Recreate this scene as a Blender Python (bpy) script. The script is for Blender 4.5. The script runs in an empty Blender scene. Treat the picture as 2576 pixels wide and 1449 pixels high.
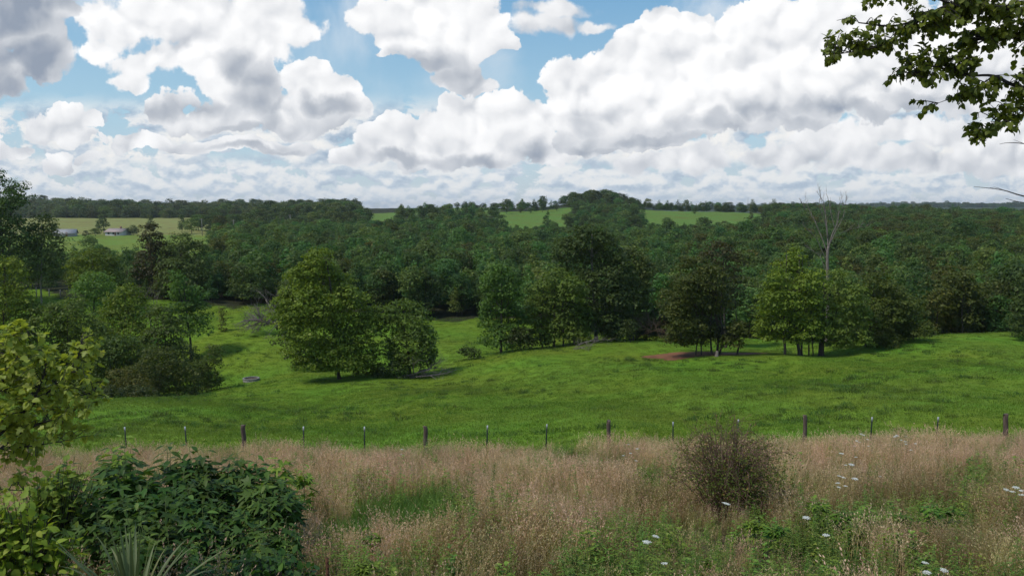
import bpy, math, random
import numpy as np
from mathutils import Vector

rng = np.random.default_rng(11)
random.seed(5)
scene = bpy.context.scene
COL = scene.collection
R = math.radians

# ------------------------------------------------------------------ camera
# measurements were taken on a 2576 x 1449 copy of the photograph
F, CX, CY, HOR = 1982.0, 1288.0, 724.5, 530.0
TH = math.atan((CY - HOR) / F)
CT, ST = math.cos(TH), math.sin(TH)
cd = bpy.data.cameras.new("camera")
cam = bpy.data.objects.new("camera", cd)
COL.objects.link(cam)
cd.sensor_width = 36.0
cd.lens = 36.0 * F / 2576.0
cd.clip_start = 0.1
cd.clip_end = 20000.0
cam.rotation_euler = (math.pi / 2 - TH, 0, 0)
scene.camera = cam


def ray(px, py):
    dx = (np.asarray(px, float) - CX) / F
    dy = (CY - np.asarray(py, float)) / F
    return dx, CT + dy * ST, -ST + dy * CT


def at(px, py, Y):
    a, b, c = ray(px, py)
    return np.array([a / b * Y, Y + 0 * a, c / b * Y]) if np.ndim(px) else Vector((a / b * Y, Y, c / b * Y))


def proj(P):
    P = np.asarray(P, float)
    yc = P[..., 1] * CT - P[..., 2] * ST
    zc = P[..., 1] * ST + P[..., 2] * CT
    yc = np.maximum(yc, 0.3)
    return CX + F * P[..., 0] / yc, CY - F * zc / yc


# ------------------------------------------------------------------ light, view
scene.view_settings.view_transform = 'Standard'
scene.view_settings.look = 'None'
scene.view_settings.gamma = 1.0
scene.view_settings.exposure = 0.0
scene.render.engine = 'CYCLES'
cy = scene.cycles
cy.max_bounces = 6
cy.diffuse_bounces = 3
cy.glossy_bounces = 2
cy.transmission_bounces = 4
cy.transparent_max_bounces = 4
cy.volume_bounces = 0
cy.caustics_reflective = False
cy.caustics_refractive = False

SUN_EL, SUN_AZ = R(56), R(-48)        # azimuth measured from the view direction, left negative, sun behind the left shoulder below
sl = bpy.data.lights.new("sun", 'SUN')
sl.energy = 2.6
sl.angle = R(9)
sl.color = (1.0, 0.95, 0.86)
sun = bpy.data.objects.new("sun", sl)
COL.objects.link(sun)
SAZ = R(-115)
sdir = Vector((math.sin(SAZ) * math.cos(SUN_EL), math.cos(SAZ) * math.cos(SUN_EL), math.sin(SUN_EL)))
sun.rotation_euler = sdir.to_track_quat('Z', 'Y').to_euler()

# ------------------------------------------------------------------ sky
world = bpy.data.worlds.new("World")
scene.world = world
world.use_nodes = True


class NT:
    """small helper that writes shader node expressions"""
    def __init__(s, tree):
        s.t = tree

    def n(s, typ, **kw):
        nd = s.t.nodes.new(typ)
        for k, v in kw.items():
            setattr(nd, k, v)
        return nd

    def put(s, sock, v):
        if isinstance(v, bpy.types.NodeSocket):
            s.t.links.new(v, sock)
        elif v is not None:
            sock.default_value = v

    def m(s, op, a, b=None, c=None, clamp=False):
        nd = s.n('ShaderNodeMath', operation=op, use_clamp=clamp)
        s.put(nd.inputs[0], a); s.put(nd.inputs[1], b); s.put(nd.inputs[2], c)
        return nd.outputs[0]

    def v(s, op, a, b=None, scale=None):
        nd = s.n('ShaderNodeVectorMath', operation=op)
        s.put(nd.inputs[0], a); s.put(nd.inputs[1], b)
        if scale is not None:
            s.put(nd.inputs['Scale'], scale)
        return nd.outputs['Value' if op in ('LENGTH', 'DOT_PRODUCT', 'DISTANCE') else 'Vector']

    def xyz(s, x, y, z):
        nd = s.n('ShaderNodeCombineXYZ')
        s.put(nd.inputs[0], x); s.put(nd.inputs[1], y); s.put(nd.inputs[2], z)
        return nd.outputs[0]

    def noise(s, vec, scale, detail=4, rough=0.5, dist=0.0, color=False):
        nd = s.n('ShaderNodeTexNoise', noise_dimensions='2D')
        s.put(nd.inputs['Vector'], vec)
        nd.inputs['Scale'].default_value = scale
        nd.inputs['Detail'].default_value = detail
        nd.inputs['Roughness'].default_value = rough
        nd.inputs['Distortion'].default_value = dist
        return nd.outputs['Color' if color else 'Fac']

    def voro(s, vec, scale, detail=0.0, rough=0.5):
        nd = s.n('ShaderNodeTexVoronoi', voronoi_dimensions='2D', feature='SMOOTH_F1')
        s.put(nd.inputs['Vector'], vec)
        nd.inputs['Scale'].default_value = scale
        nd.inputs['Detail'].default_value = detail
        nd.inputs['Roughness'].default_value = rough
        nd.inputs['Smoothness'].default_value = 0.35
        return nd.outputs['Distance']

    def ss(s, x, a, b, lo=0.0, hi=1.0):
        nd = s.n('ShaderNodeMapRange', interpolation_type='SMOOTHSTEP')
        s.put(nd.inputs[0], x)
        for i, q in enumerate((a, b, lo, hi)):
            s.put(nd.inputs[1 + i], q)
        return nd.outputs[0]

    def mix(s, f, a, b):
        nd = s.n('ShaderNodeMix', data_type='RGBA')
        s.put(nd.inputs[0], f); s.put(nd.inputs[6], a); s.put(nd.inputs[7], b)
        return nd.outputs[2]

    def ramp(s, f, stops):
        nd = s.n('ShaderNodeValToRGB')
        s.put(nd.inputs[0], f)
        el = nd.color_ramp.elements
        while len(el) < len(stops):
            el.new(0.5)
        for e, (p, c) in zip(el, stops):
            e.position = p
            e.color = (*c, 1)
        return nd.outputs[0]


def lin(r, g, b):
    f = lambda c: c / 12.92 if c <= 0.04045 else ((c + 0.055) / 1.055) ** 2.4
    return (f(r / 255), f(g / 255), f(b / 255))


SKY_K = 0.1          # background strength; cloud colours are divided by it


def uv(px, py):
    a, b, c = ray(px, py)
    return a / b, c / b


CLOUDS = [
    # (base line as two px points, height px, grey amount, brightness, puffs (px,py,rx,ry))
    dict(base=((0, 255), (300, 215)), h=260, grey=.5, top=.86, soft=0.174, dark=[(40, 40, 190, 70), (70, 150, 130, 60), (-20, 215, 130, 40)], puffs=[(-40, 60, 170, 90), (90, 110, 115, 85), (30, 170, 130, 40), (-60, 200, 160, 50), (120, 30, 120, 50)]),
    dict(base=((250, 230), (830, 150)), h=260, grey=.18, top=1.06, soft=0.226, puffs=[(250, 50, 90, 60), (240, 120, 60, 40), (300, 60, 110, 70), (420, 45, 150, 80), (360, 150, 110, 55), (600, 40, 190, 70), (740, 80, 95, 55), (330, 200, 60, 30), (480, 130, 120, 80), (650, 120, 120, 70)]),
    dict(base=((780, 300), (960, 300)), h=150, grey=.45, top=1.0, soft=0.131, dark=[(830, 275, 80, 30)], puffs=[(805, 190, 42, 42), (760, 210, 70, 50), (850, 235, 75, 42), (905, 275, 45, 26), (830, 290, 70, 50), (780, 290, 60, 60)]),
    dict(base=((370, 335), (780, 335)), h=230, grey=.80, top=1.05, soft=0.113, dark=[(645, 235, 95, 95), (700, 310, 90, 40), (560, 325, 160, 22), (600, 170, 60, 60)], puffs=[(600, 130, 80, 70), (580, 200, 100, 80), (640, 210, 80, 80), (440, 275, 75, 55), (400, 265, 40, 42), (560, 285, 110, 55), (660, 275, 90, 62), (715, 315, 65, 26), (500, 315, 90, 28)]),
    dict(base=((60, 350), (280, 350)), h=110, grey=.35, top=1.0, soft=0.113, puffs=[(140, 300, 60, 42), (185, 300, 60, 44), (150, 268, 30, 24), (250, 298, 24, 20), (100, 320, 40, 36), (200, 335, 60, 24)]),
    dict(base=((90, 425), (250, 425)), h=70, grey=.5, top=1.0, soft=0.131, puffs=[(150, 385, 38, 24), (140, 408, 48, 18), (215, 395, 30, 12)]),
    dict(base=((-40, 390), (70, 380)), h=70, grey=.4, top=1.0, soft=0.131, puffs=[(0, 350, 40, 26), (40, 370, 50, 22), (-30, 375, 60, 22)]),
    dict(base=((260, 395), (800, 385)), h=70, grey=.5, top=1.0, soft=0.131, dark=[(640, 380, 170, 16), (740, 400, 60, 12)], puffs=[(330, 365, 55, 28), (400, 358, 40, 24), (460, 370, 70, 24), (560, 372, 100, 26), (700, 370, 110, 22), (270, 345, 16, 14)]),
    dict(base=((880, 250), (1300, 230)), h=240, grey=.55, top=1.04, soft=0.148, dark=[(1160, 200, 110, 50), (1060, 165, 120, 40)], puffs=[(960, 40, 80, 60), (1060, 40, 110, 80), (1150, 50, 120, 80), (1010, 110, 80, 55), (1110, 130, 110, 60), (1210, 100, 70, 50), (1270, 120, 34, 24), (1150, 195, 80, 46), (1200, 215, 80, 30), (965, 155, 30, 14)]),
    dict(base=((1300, 82), (1450, 90)), h=60, grey=.2, top=.9, soft=.55, puffs=[(1340, 60, 80, 40), (1400, 60, 60, 36), (1480, 60, 70, 20), (1380, 20, 120, 26)]),
    dict(base=((860, 420), (1420, 425)), h=190, grey=.45, top=1.02, soft=0.104, dark=[(1180, 408, 160, 26), (1010, 405, 120, 18), (1350, 400, 70, 40)], puffs=[(985, 325, 34, 34), (960, 360, 65, 42), (1060, 335, 60, 38), (1110, 350, 100, 66), (1150, 268, 40, 26), (1180, 300, 80, 66), (1265, 270, 70, 40), (1320, 300, 75, 60), (1240, 370, 110, 55), (1040, 390, 140, 40), (900, 395, 70, 24), (1380, 380, 80, 50)]),
    dict(base=((1430, 388), (2300, 288)), h=330, grey=.80, top=1.07, soft=0.096, dark=[(1490, 375, 110, 34), (1650, 352, 170, 24), (1900, 322, 260, 30), (2150, 290, 260, 34), (2300, 255, 160, 36), (1480, 300, 60, 50)], puffs=[(1690, 55, 70, 52), (1760, 60, 80, 55), (1620, 110, 90, 62), (1540, 150, 70, 52), (1400, 200, 72, 56), (1470, 190, 80, 56), (1440, 270, 90, 70), (1660, 200, 190, 120), (1850, 130, 160, 110), (1560, 290, 130, 80), (1460, 350, 75, 40), (1750, 270, 210, 80), (1950, 90, 160, 100), (2000, 200, 220, 100), (2150, 60, 220, 110), (2200, 200, 240, 85), (2400, 120, 260, 130), (2560, 60, 260, 120), (2000, 285, 200, 50), (2500, 230, 200, 60), (1620, 350, 120, 26)]),
    dict(base=((1860, 420), (2576, 400)), h=110, grey=.35, top=.98, soft=.30, puffs=[(2100, 350, 150, 36), (1980, 385, 130, 34), (2330, 325, 200, 40), (2520, 340, 200, 50), (2250, 400, 260, 40), (1750, 400, 90, 40), (1620, 410, 90, 30), (2500, 400, 200, 44)]),
]


def build_sky():
    w = NT(world.node_tree)
    world.node_tree.nodes.clear()
    out = w.n('ShaderNodeOutputWorld')
    bg = w.n('ShaderNodeBackground')
    bg.inputs[1].default_value = SKY_K
    w.t.links.new(bg.outputs[0], out.inputs[0])
    tc = w.n('ShaderNodeTexCoord')
    D = tc.outputs['Generated']
    sep = w.n('ShaderNodeSeparateXYZ')
    w.t.links.new(D, sep.inputs[0])
    x, y, z = sep.outputs
    ay = w.m('MAXIMUM', w.m('ABSOLUTE', y), 0.06)
    P0 = w.xyz(w.m('DIVIDE', x, ay), w.m('DIVIDE', z, ay), 0.0)
    u = w.m('DIVIDE', x, ay)
    vv = w.m('DIVIDE', z, ay)
    # base air
    st = w.n('ShaderNodeTexSky', sky_type='NISHITA', sun_disc=False)
    st.sun_elevation = SUN_EL
    st.sun_rotation = SAZ
    st.dust_density = 1.0
    K = 1.0 / SKY_K
    el = w.m('MAXIMUM', z, 0.0)
    haze = w.ramp(w.m('MULTIPLY', el, 2.2, clamp=True), [(0, tuple(K * q / 10 for q in lin(214, 226, 234))), (.25, tuple(K * q / 10 for q in lin(172, 212, 234))), (.55, tuple(K * q / 10 for q in lin(126, 180, 220))), (1, tuple(K * q / 10 for q in lin(84, 140, 196)))])
    air = w.mix(0.8, st.outputs[0], w.v('SCALE', haze, scale=10.0))
    # domain warps shared by all clouds
    n1 = w.v('SUBTRACT', w.noise(P0, 7.0, 3, .55, color=True), (.5, .5, .5))
    n2 = w.v('SUBTRACT', w.noise(P0, 26.0, 4, .6, color=True), (.5, .5, .5))
    P = w.v('ADD', P0, w.v('ADD', w.v('SCALE', n1, scale=.055), w.v('SCALE', n2, scale=.022)))
    P = w.v('MULTIPLY', P, (1, 1, 0))
    # billow detail and its relief towards the light (light from upper left)
    def billow(p):
        a = w.voro(p, 24.0, 1.0, .5)
        b = w.noise(p, 40.0, 4, .55)
        c = w.voro(p, 10.0, 0.0)
        return w.m('ADD', w.m('ADD', w.m('MULTIPLY', w.m('MULTIPLY', a, a), -.62), w.m('MULTIPLY', b, .16)), w.m('MULTIPLY', w.m('MULTIPLY', c, c), -1.0))
    Pb = w.v('ADD', P0, w.v('ADD', w.v('SCALE', n2, scale=.020), w.v('SCALE', n1, scale=.03)))
    h0 = billow(Pb)
    h1 = billow(w.v('ADD', Pb, (-.006, .014, 0)))
    emb = w.m('SUBTRACT', h0, h1)          # >0 on faces that look at the light
    det = w.m('ADD', h0, .30)
    n_lo = w.m('SUBTRACT', w.noise(P0, 5.0, 3, .5), .5)
    fine = w.m('MULTIPLY', w.m('SUBTRACT', w.noise(P0, 60.0, 5, .62), .5), .46)
    col = air
    # far deck of small clouds, smaller and paler towards the horizon
    for (sc, v0, v1, v2, v3, thr, air_) in ((70, -.02, -.005, .022, .035, .34, .56), (38, .012, .03, .055, .075, .36, .32), (22, .045, .07, .11, .15, .40, .06)):
        S = w.v('MULTIPLY', w.v('ADD', P0, w.v('SCALE', n2, scale=.25 / sc)), (sc * .62, sc * 1.15, 1))
        a0 = w.noise(S, 1.0, 7, .56)
        a1 = w.noise(w.v('ADD', S, (-.08, .34, 0)), 1.0, 6, .54)
        dl = w.m('ADD', w.m('MULTIPLY', w.m('SUBTRACT', a0, a1), 2.4), .55, clamp=True)
        dcol = w.ramp(dl, [(.1, lin(158, 178, 200)), (.42, lin(202, 213, 225)), (.62, lin(238, 239, 240)), (.9, lin(254, 251, 247))])
        dcol = w.mix(air_, dcol, (*lin(216, 228, 238), 1))
        dm = w.m('MULTIPLY', w.ss(a0, thr, thr + .07), w.m('MULTIPLY', w.ss(vv, v0, v1), w.ss(vv, v3, v2)))
        col = w.mix(w.m('MULTIPLY', dm, .93), col, w.v('SCALE', dcol, scale=K))
    # overall thin veils away from the mapped part
    veil = w.ss(w.noise(P0, 3.2, 6, .55, .3), .52, .70)
    col = w.mix(w.m('MULTIPLY', veil, w.ss(vv, .10, .30, 0.12, .75)), col, w.v('SCALE', (*lin(240, 244, 248),), scale=K))
    order = list(range(len(CLOUDS)))
    for k in [1, 9, 8, 2, 10, 12, 4, 5, 6, 7, 0, 3, 11]:
        c = CLOUDS[k]
        d = None
        for (px, py, rx, ry) in c['puffs']:
            cu, cv = uv(px, py)
            q = w.v('MULTIPLY', w.v('SUBTRACT', P, (float(cu), float(cv), 0)), (F / rx, F / ry, 0))
            l = w.v('LENGTH', q)
            if d is None:
                d = l
            else:
                nd = w.n('ShaderNodeMath', operation='SMOOTH_MIN')
                w.put(nd.inputs[0], d); w.put(nd.inputs[1], l); nd.inputs[2].default_value = .28
                d = nd.outputs[0]
        f = w.m('SUBTRACT', 1.0, d)                     # >0 inside, 1 at a puff's heart
        f = w.m('ADD', f, w.m('MULTIPLY', det, .42))
        f = w.m('ADD', f, w.m('ADD', w.m('MULTIPLY', n_lo, .25), fine))
        mask = w.ss(f, 0.0, c['soft'])
        (bx0, by0), (bx1, by1) = c['base']
        u0, v0 = uv(bx0, by0); u1, v1 = uv(bx1, by1)
        sl_ = float((v1 - v0) / (u1 - u0))
        vb = w.m('ADD', w.m('MULTIPLY', u, sl_), float(v0 - sl_ * u0))
        t = w.m('DIVIDE', w.m('SUBTRACT', vv, vb), c['h'] / F)      # 0 at the base, 1 at the top
        t = w.m('ADD', t, w.m('ADD', w.m('MULTIPLY', n_lo, .5), w.m('MULTIPLY', det, .25)))
        shade = w.m('MULTIPLY', w.ss(t, .42, .0), c['grey'] * .75)
        for (px, py, rx, ry) in c.get('dark', ()):
            cu, cv = uv(px, py)
            l = w.v('LENGTH', w.v('MULTIPLY', w.v('SUBTRACT', P, (float(cu), float(cv), 0)), (F / rx, F / ry, 0)))
            l = w.m('SUBTRACT', l, w.m('MULTIPLY', det, .5))
            shade = w.m('MAXIMUM', shade, w.ss(l, 1.25, .25, 0.0, .95))
        lum = w.m('SUBTRACT', c['top'] - .05, w.m('MULTIPLY', shade, .42))
        lum = w.m('ADD', lum, w.m('MULTIPLY', emb, .36))
        lum = w.m('ADD', lum, w.m('MULTIPLY', fine, .10))
        cc = w.ramp(w.m('DIVIDE', lum, 1.15, clamp=True), [(.34, lin(150, 161, 178)), (.52, lin(188, 194, 203)), (.70, lin(221, 224, 229)), (.83, lin(244, 245, 247)), (1.0, (1.1, 1.1, 1.1))])
        col = w.mix(mask, col, w.v('SCALE', cc, scale=K))
    w.t.links.new(col, bg.inputs[0])
    try:
        world.cycles.sampling_method = 'MANUAL'
        world.cycles.sample_map_resolution = 512
    except Exception:
        pass


build_sky()
# ------------------------------------------------------------------ terrain
PXC = [-260, 120, 400, 640, 860, 1150, 1450, 1750, 2050, 2400, 2820]
ROWS = {
    30: [1165, 1163, 1161, 1158, 1155, 1150, 1145, 1142, 1138, 1131, 1128],
    45: [1062, 1064, 1068, 1072, 1068, 1055, 1040, 1030, 1015, 1002, 1000],
    60: [998, 1001, 1012, 1022, 1018, 1000, 980, 962, 950, 932, 930],
    78: [985, 1000, 1002, 968, 958, 945, 910, 898, 895, 873, 872],
    90: [958, 985, 965, 928, 928, 905, 872, 872, 870, 843, 850],
    105: [820, 880, 872, 845, 868, 865, 852, 852, 852, 848, 850],
    130: [725, 732, 752, 770, 785, 805, 800, 800, 792, 790, 790],
    170: [690, 690, 698, 708, 722, 735, 730, 730, 722, 715, 715],
    220: [668, 664, 667, 672, 680, 688, 685, 680, 668, 660, 660],
    320: [616, 616, 617, 622, 628, 630, 626, 622, 612, 604, 604],
    420: [588, 588, 589, 592, 592, 588, 584, 584, 580, 574, 574],
    520: [565, 565, 565, 564, 562, 555, 552, 552, 556, 562, 562],
    600: [552, 552, 552, 551, 549, 540, 534, 533, 542, 553, 553],
    720: [545, 545, 545, 544, 541, 529, 524, 545, 548, 548, 548],
    850: [538, 538, 538, 537, 531, 523, 535, 546, 545, 545, 545],
    1000: [531, 531, 532, 532, 526, 526, 538, 545, 543, 541, 541],
    1500: [534, 534, 535, 535, 534, 533, 536, 537, 536, 535, 535],
    2600: [536, 536, 536, 536, 536, 536, 534, 528, 525, 522, 522],
    4500: [533, 533, 533, 533, 533, 533, 533, 531, 530, 528, 528],
    9000: [531] * 11,
}
RY = np.log(np.array(list(ROWS), float))
PYT = np.array(list(ROWS.values()), float)
_dx, _b, _c = ray(np.array(PXC, float)[None, :] + 0 * PYT, PYT)
ZT = np.array(list(ROWS), float)[:, None] * _c / _b
UC = (np.array(PXC, float) - CX) / F / CT


def _cr(p0, p1, p2, p3, t, x0, x1, x2, x3):
    # non-uniform cubic hermite
    m1 = (p2 - p0) / (x2 - x0) * (x2 - x1)
    m2 = (p3 - p1) / (x3 - x1) * (x2 - x1)
    t2, t3 = t * t, t * t * t
    return (2 * t3 - 3 * t2 + 1) * p1 + (t3 - 2 * t2 + t) * m1 + (-2 * t3 + 3 * t2) * p2 + (t3 - t2) * m2


def _idx(a, x):
    i = np.clip(np.searchsorted(a, x) - 1, 0, len(a) - 2)
    x1, x2 = a[i], a[i + 1]
    i0, i3 = np.maximum(i - 1, 0), np.minimum(i + 2, len(a) - 1)
    x0 = np.where(i == 0, 2 * x1 - x2, a[i0])
    x3 = np.where(i == len(a) - 2, 2 * x2 - x1, a[i3])
    return i0, i, i + 1, i3, x0, x1, x2, x3


def gz(x, y):
    """height of the ground under (x, y)"""
    x = np.asarray(x, float); y = np.asarray(y, float)
    x, y = np.broadcast_arrays(x, y)
    Y = np.maximum(y, 30.0)
    u = np.clip(x / np.maximum(y, 22.0), UC[0], UC[-1])
    ly = np.clip(np.log(Y), RY[0], RY[-1])
    r = _idx(RY, ly); t = (ly - r[5]) / (r[6] - r[5])
    c = _idx(UC, u); s = (u - c[5]) / (c[6] - c[5])
    cols = []
    for k in range(4):
        cols.append(_cr(*(ZT[r[q], c[k]] for q in range(4)), t, *r[4:]))
    z = _cr(*cols, s, *c[4:])
    z0 = -3.1
    near = z0 + (z - z0) * np.clip(y, 0, 30) / 30.0
    z = np.where(y < 30, near, z)
    # the wooded knoll
    z = z + 7.0 * np.exp(-(((x - 72) / 34) ** 2 + ((y - 665) / 50) ** 2))
    a = np.clip(y, 0, 60) / 60
    z = z + a * (.16 * np.sin(x * .31 + y * .17) + .12 * np.sin(x * .13 - y * .29 + 1) + .07 * np.sin(x * .77 + y * .05 + 2))
    # the pond's bowl
    z = z - 1.1 * np.exp(-(((x + 49) / 11.0) ** 2 + ((y - 88) / 6.0) ** 2) ** 2)
    return z


def G(px, Y):
    """ground point seen in picture column px at forward distance Y"""
    px = np.asarray(px, float)
    u = (px - CX) / F / CT
    for _ in range(3):
        z = gz(u * Y, Y)
        dep = -z / Y
        # yc = Y*CT - z*ST -> px
        u = (px - CX) / F * (CT - z / Y * ST)
    x = u * Y
    return x, Y + 0 * x, gz(x, Y + 0 * x)


# ------------------------------------------------------------------ mesh helpers
def mesh_np(name, V, faces, mats, mi=None, attrs=None, smooth=False):
    """V (n,3); faces: list of int arrays (k,m) each of one polygon size; mats list; mi: material index per list entry"""
    me = bpy.data.meshes.new(name)
    V = np.asarray(V, np.float32)
    me.vertices.add(len(V))
    me.vertices.foreach_set('co', V.ravel())
    faces = [np.asarray(f, np.int32) for f in faces]
    faces_n = [f for f in faces if len(f)]
    loops = np.concatenate([f.ravel() for f in faces_n])
    tot = np.concatenate([np.full(len(f), f.shape[1], np.int32) for f in faces_n])
    st = np.concatenate([[0], np.cumsum(tot)[:-1]]).astype(np.int32)
    me.loops.add(len(loops))
    me.loops.foreach_set('vertex_index', loops)
    me.polygons.add(len(tot))
    me.polygons.foreach_set('loop_start', st)
    me.polygons.foreach_set('loop_total', tot)
    if mi is not None:
        m = np.concatenate([np.full(len(f), k, np.int32) for f, k in zip(faces, mi) if len(f)])
        me.polygons.foreach_set('material_index', m)
    if smooth:
        me.polygons.foreach_set('use_smooth', np.ones(len(tot), bool))
    for m in mats:
        me.materials.append(m)
    for k, (typ, a) in (attrs or {}).items():
        at_ = me.attributes.new(k, typ, 'POINT')
        at_.data.foreach_set({'FLOAT': 'value', 'FLOAT_COLOR': 'color', 'FLOAT_VECTOR': 'vector', 'INT': 'value'}[typ], np.ascontiguousarray(a, dtype=np.int32 if typ == 'INT' else np.float32).ravel())
    me.update()
    me.validate()
    return me


class Geo:
    """collects numpy geometry with a per-vertex 'var' value"""
    def __init__(s):
        s.V, s.F, s.M, s.A, s.n = [], [], [], [], 0

    def add(s, V, F, m=0, var=0.5):
        V = np.asarray(V, float)
        s.V.append(V)
        for f in (F if isinstance(F, list) else [F]):
            s.F.append(np.asarray(f) + s.n); s.M.append(m)
        s.A.append(np.broadcast_to(np.asarray(var, float), (len(V),)))
        s.n += len(V)

    def mesh(s, name, mats, smooth=False):
        return mesh_np(name, np.concatenate(s.V), s.F, mats, s.M, {'var': ('FLOAT', np.concatenate(s.A))}, smooth)


def link(name, me, parent=None, loc=None):
    o = bpy.data.objects.new(name, me)
    COL.objects.link(o)
    if parent is not None:
        o.parent = parent
    if loc is not None:
        o.location = loc
    return o


def tag(o, label=None, cat=None, group=None, kind=None):
    for k, v in (('label', label), ('category', cat), ('group', group), ('kind', kind)):
        if v:
            o[k] = v
    return o


def thing(name, label, cat, loc, rz=0.0, sc=1.0, group=None):
    o = bpy.data.objects.new(name, None)
    o.empty_display_size = .2
    COL.objects.link(o)
    o.location = loc
    o.rotation_euler = (0, 0, rz)
    o.scale = (sc, sc, sc) if not isinstance(sc, tuple) else sc
    return tag(o, label, cat, group)


def frames(T):
    T = T / np.maximum(np.linalg.norm(T, axis=-1, keepdims=True), 1e-9)
    ref = np.where(np.abs(T[..., 2:3]) > .9, np.array([1.0, 0, 0]), np.array([0, 0, 1.0]))
    B = np.cross(T, ref); B /= np.linalg.norm(B, axis=-1, keepdims=True)
    return T, B, np.cross(B, T)


def tube(g, pts, rad, sides=6, m=0, var=0.5, cap=True):
    pts = np.asarray(pts, float); n = len(pts)
    rad = np.broadcast_to(np.asarray(rad, float), (n,))
    T = np.gradient(pts, axis=0)
    T, B, N = frames(T)
    a = np.arange(sides) / sides * 2 * np.pi
    ring = pts[:, None] + rad[:, None, None] * (np.cos(a)[None, :, None] * B[:, None] + np.sin(a)[None, :, None] * N[:, None])
    i = np.arange(n - 1)[:, None] * sides; j = np.arange(sides)[None]
    q = np.stack([i + j, i + (j + 1) % sides, i + sides + (j + 1) % sides, i + sides + j], -1).reshape(-1, 4)
    Fs = [q]
    if cap:
        Fs.append(np.arange(sides)[None, ::-1].copy()); Fs.append((np.arange(sides) + (n - 1) * sides)[None])
    g.add(ring.reshape(-1, 3), Fs, m, var)


def box(g, c, s, m=0, rz=0.0):
    c = np.array(c, float); s = np.array(s, float) / 2
    v = np.array([(x, y, z) for x in (-1, 1) for y in (-1, 1) for z in (-1, 1)], float) * s
    cr, sr = math.cos(rz), math.sin(rz)
    v = np.stack([v[:, 0] * cr - v[:, 1] * sr, v[:, 0] * sr + v[:, 1] * cr, v[:, 2]], 1) + c
    g.add(v, np.array([[0, 1, 3, 2], [4, 6, 7, 5], [0, 4, 5, 1], [2, 3, 7, 6], [0, 2, 6, 4], [1, 5, 7, 3]]), m)


def smooth_path(pts, n=6):
    """resample a polyline with a cubic"""
    p = np.asarray(pts, float)
    if len(p) < 3:
        t = np.linspace(0, 1, n + 1)[:, None]
        return p[0] * (1 - t) + p[-1] * t
    e = np.concatenate([[2 * p[0] - p[1]], p, [2 * p[-1] - p[-2]]])
    out = []
    for i in range(len(p) - 1):
        for t in np.linspace(0, 1, n, endpoint=False):
            a, b, c, d = e[i:i + 4]
            out.append(.5 * ((2 * b) + (c - a) * t + (2 * a - 5 * b + 4 * c - d) * t * t + (3 * b - 3 * c + d - a) * t ** 3))
    out.append(p[-1])
    return np.array(out)


def runit(n, r=None):
    r = r or rng
    v = r.normal(size=(n, 3))
    return v / np.linalg.norm(v, axis=1, keepdims=True)


# leaf outlines: x across, y along the leaf, z bend; a fan round the first point
def outline(half, bend=.25, fold=.18):
    h = np.array(half, float)
    o = np.concatenate([h, (h * [-1, 1])[1:-1][::-1]])
    c = np.array([[0, .42]])
    p = np.concatenate([c, o])
    z = -bend * p[:, 1] ** 2 + fold * np.abs(p[:, 0])
    return np.column_stack([p, z])


LEAF_MAPLE = outline([(0, 0), (.2, -.1), (.5, .08), (.34, .22), (.62, .52), (.34, .5), (.25, .62), (.28, .78), (0, 1.05)])
LEAF_OVATE = outline([(0, 0), (.24, .1), (.36, .36), (.28, .66), (0, 1.0)])
LEAF_LOBED = outline([(0, 0), (.18, .02), (.58, .12), (.3, .3), (.52, .74), (.2, .5), (0, 1.05)], .3, .22)
LEAF_LANCE = outline([(0, 0), (.1, .2), (.13, .45), (.08, .75), (0, 1.0)], .35, .3)
LEAF_TINY = np.array([(0, 0, 0), (.33, .5, .06), (0, 1, -.1), (-.33, .5, .06)], float)


def leaf_batch(g, shape, pos, tip, nrm, size, var, m=0):
    pos = np.asarray(pos, float); n = len(pos)
    if n == 0:
        return
    tip = tip / np.maximum(np.linalg.norm(tip, axis=1, keepdims=True), 1e-9)
    nrm = nrm - (nrm * tip).sum(1, keepdims=True) * tip
    ln = np.linalg.norm(nrm, axis=1, keepdims=True)
    nrm = np.where(ln > 1e-4, nrm / np.maximum(ln, 1e-9), frames(tip)[2])
    b = np.cross(tip, nrm)
    size = np.broadcast_to(np.asarray(size, float), (n,))[:, None, None]
    S = shape[None]
    V = pos[:, None] + size * (S[..., 0:1] * b[:, None] + S[..., 1:2] * tip[:, None] + S[..., 2:3] * nrm[:, None])
    k = len(shape)
    base = np.arange(n)[:, None] * k
    if k == 4:
        Fq = base + np.arange(4)[None]
    else:
        j = np.arange(1, k)
        tri = np.stack([np.zeros(k - 1, int), j, np.roll(j, -1)], -1)
        Fq = (base[:, :, None] + tri[None]).reshape(-1, 3)
    g.add(V.reshape(-1, 3), Fq, m, np.repeat(np.broadcast_to(np.asarray(var, float), (n,)), k))


# ------------------------------------------------------------------ materials
def material(name):
    m = bpy.data.materials.new(name)
    m.use_nodes = True
    m.node_tree.nodes.clear()
    t = NT(m.node_tree)
    out = t.n('ShaderNodeOutputMaterial')
    return m, t, out


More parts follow.
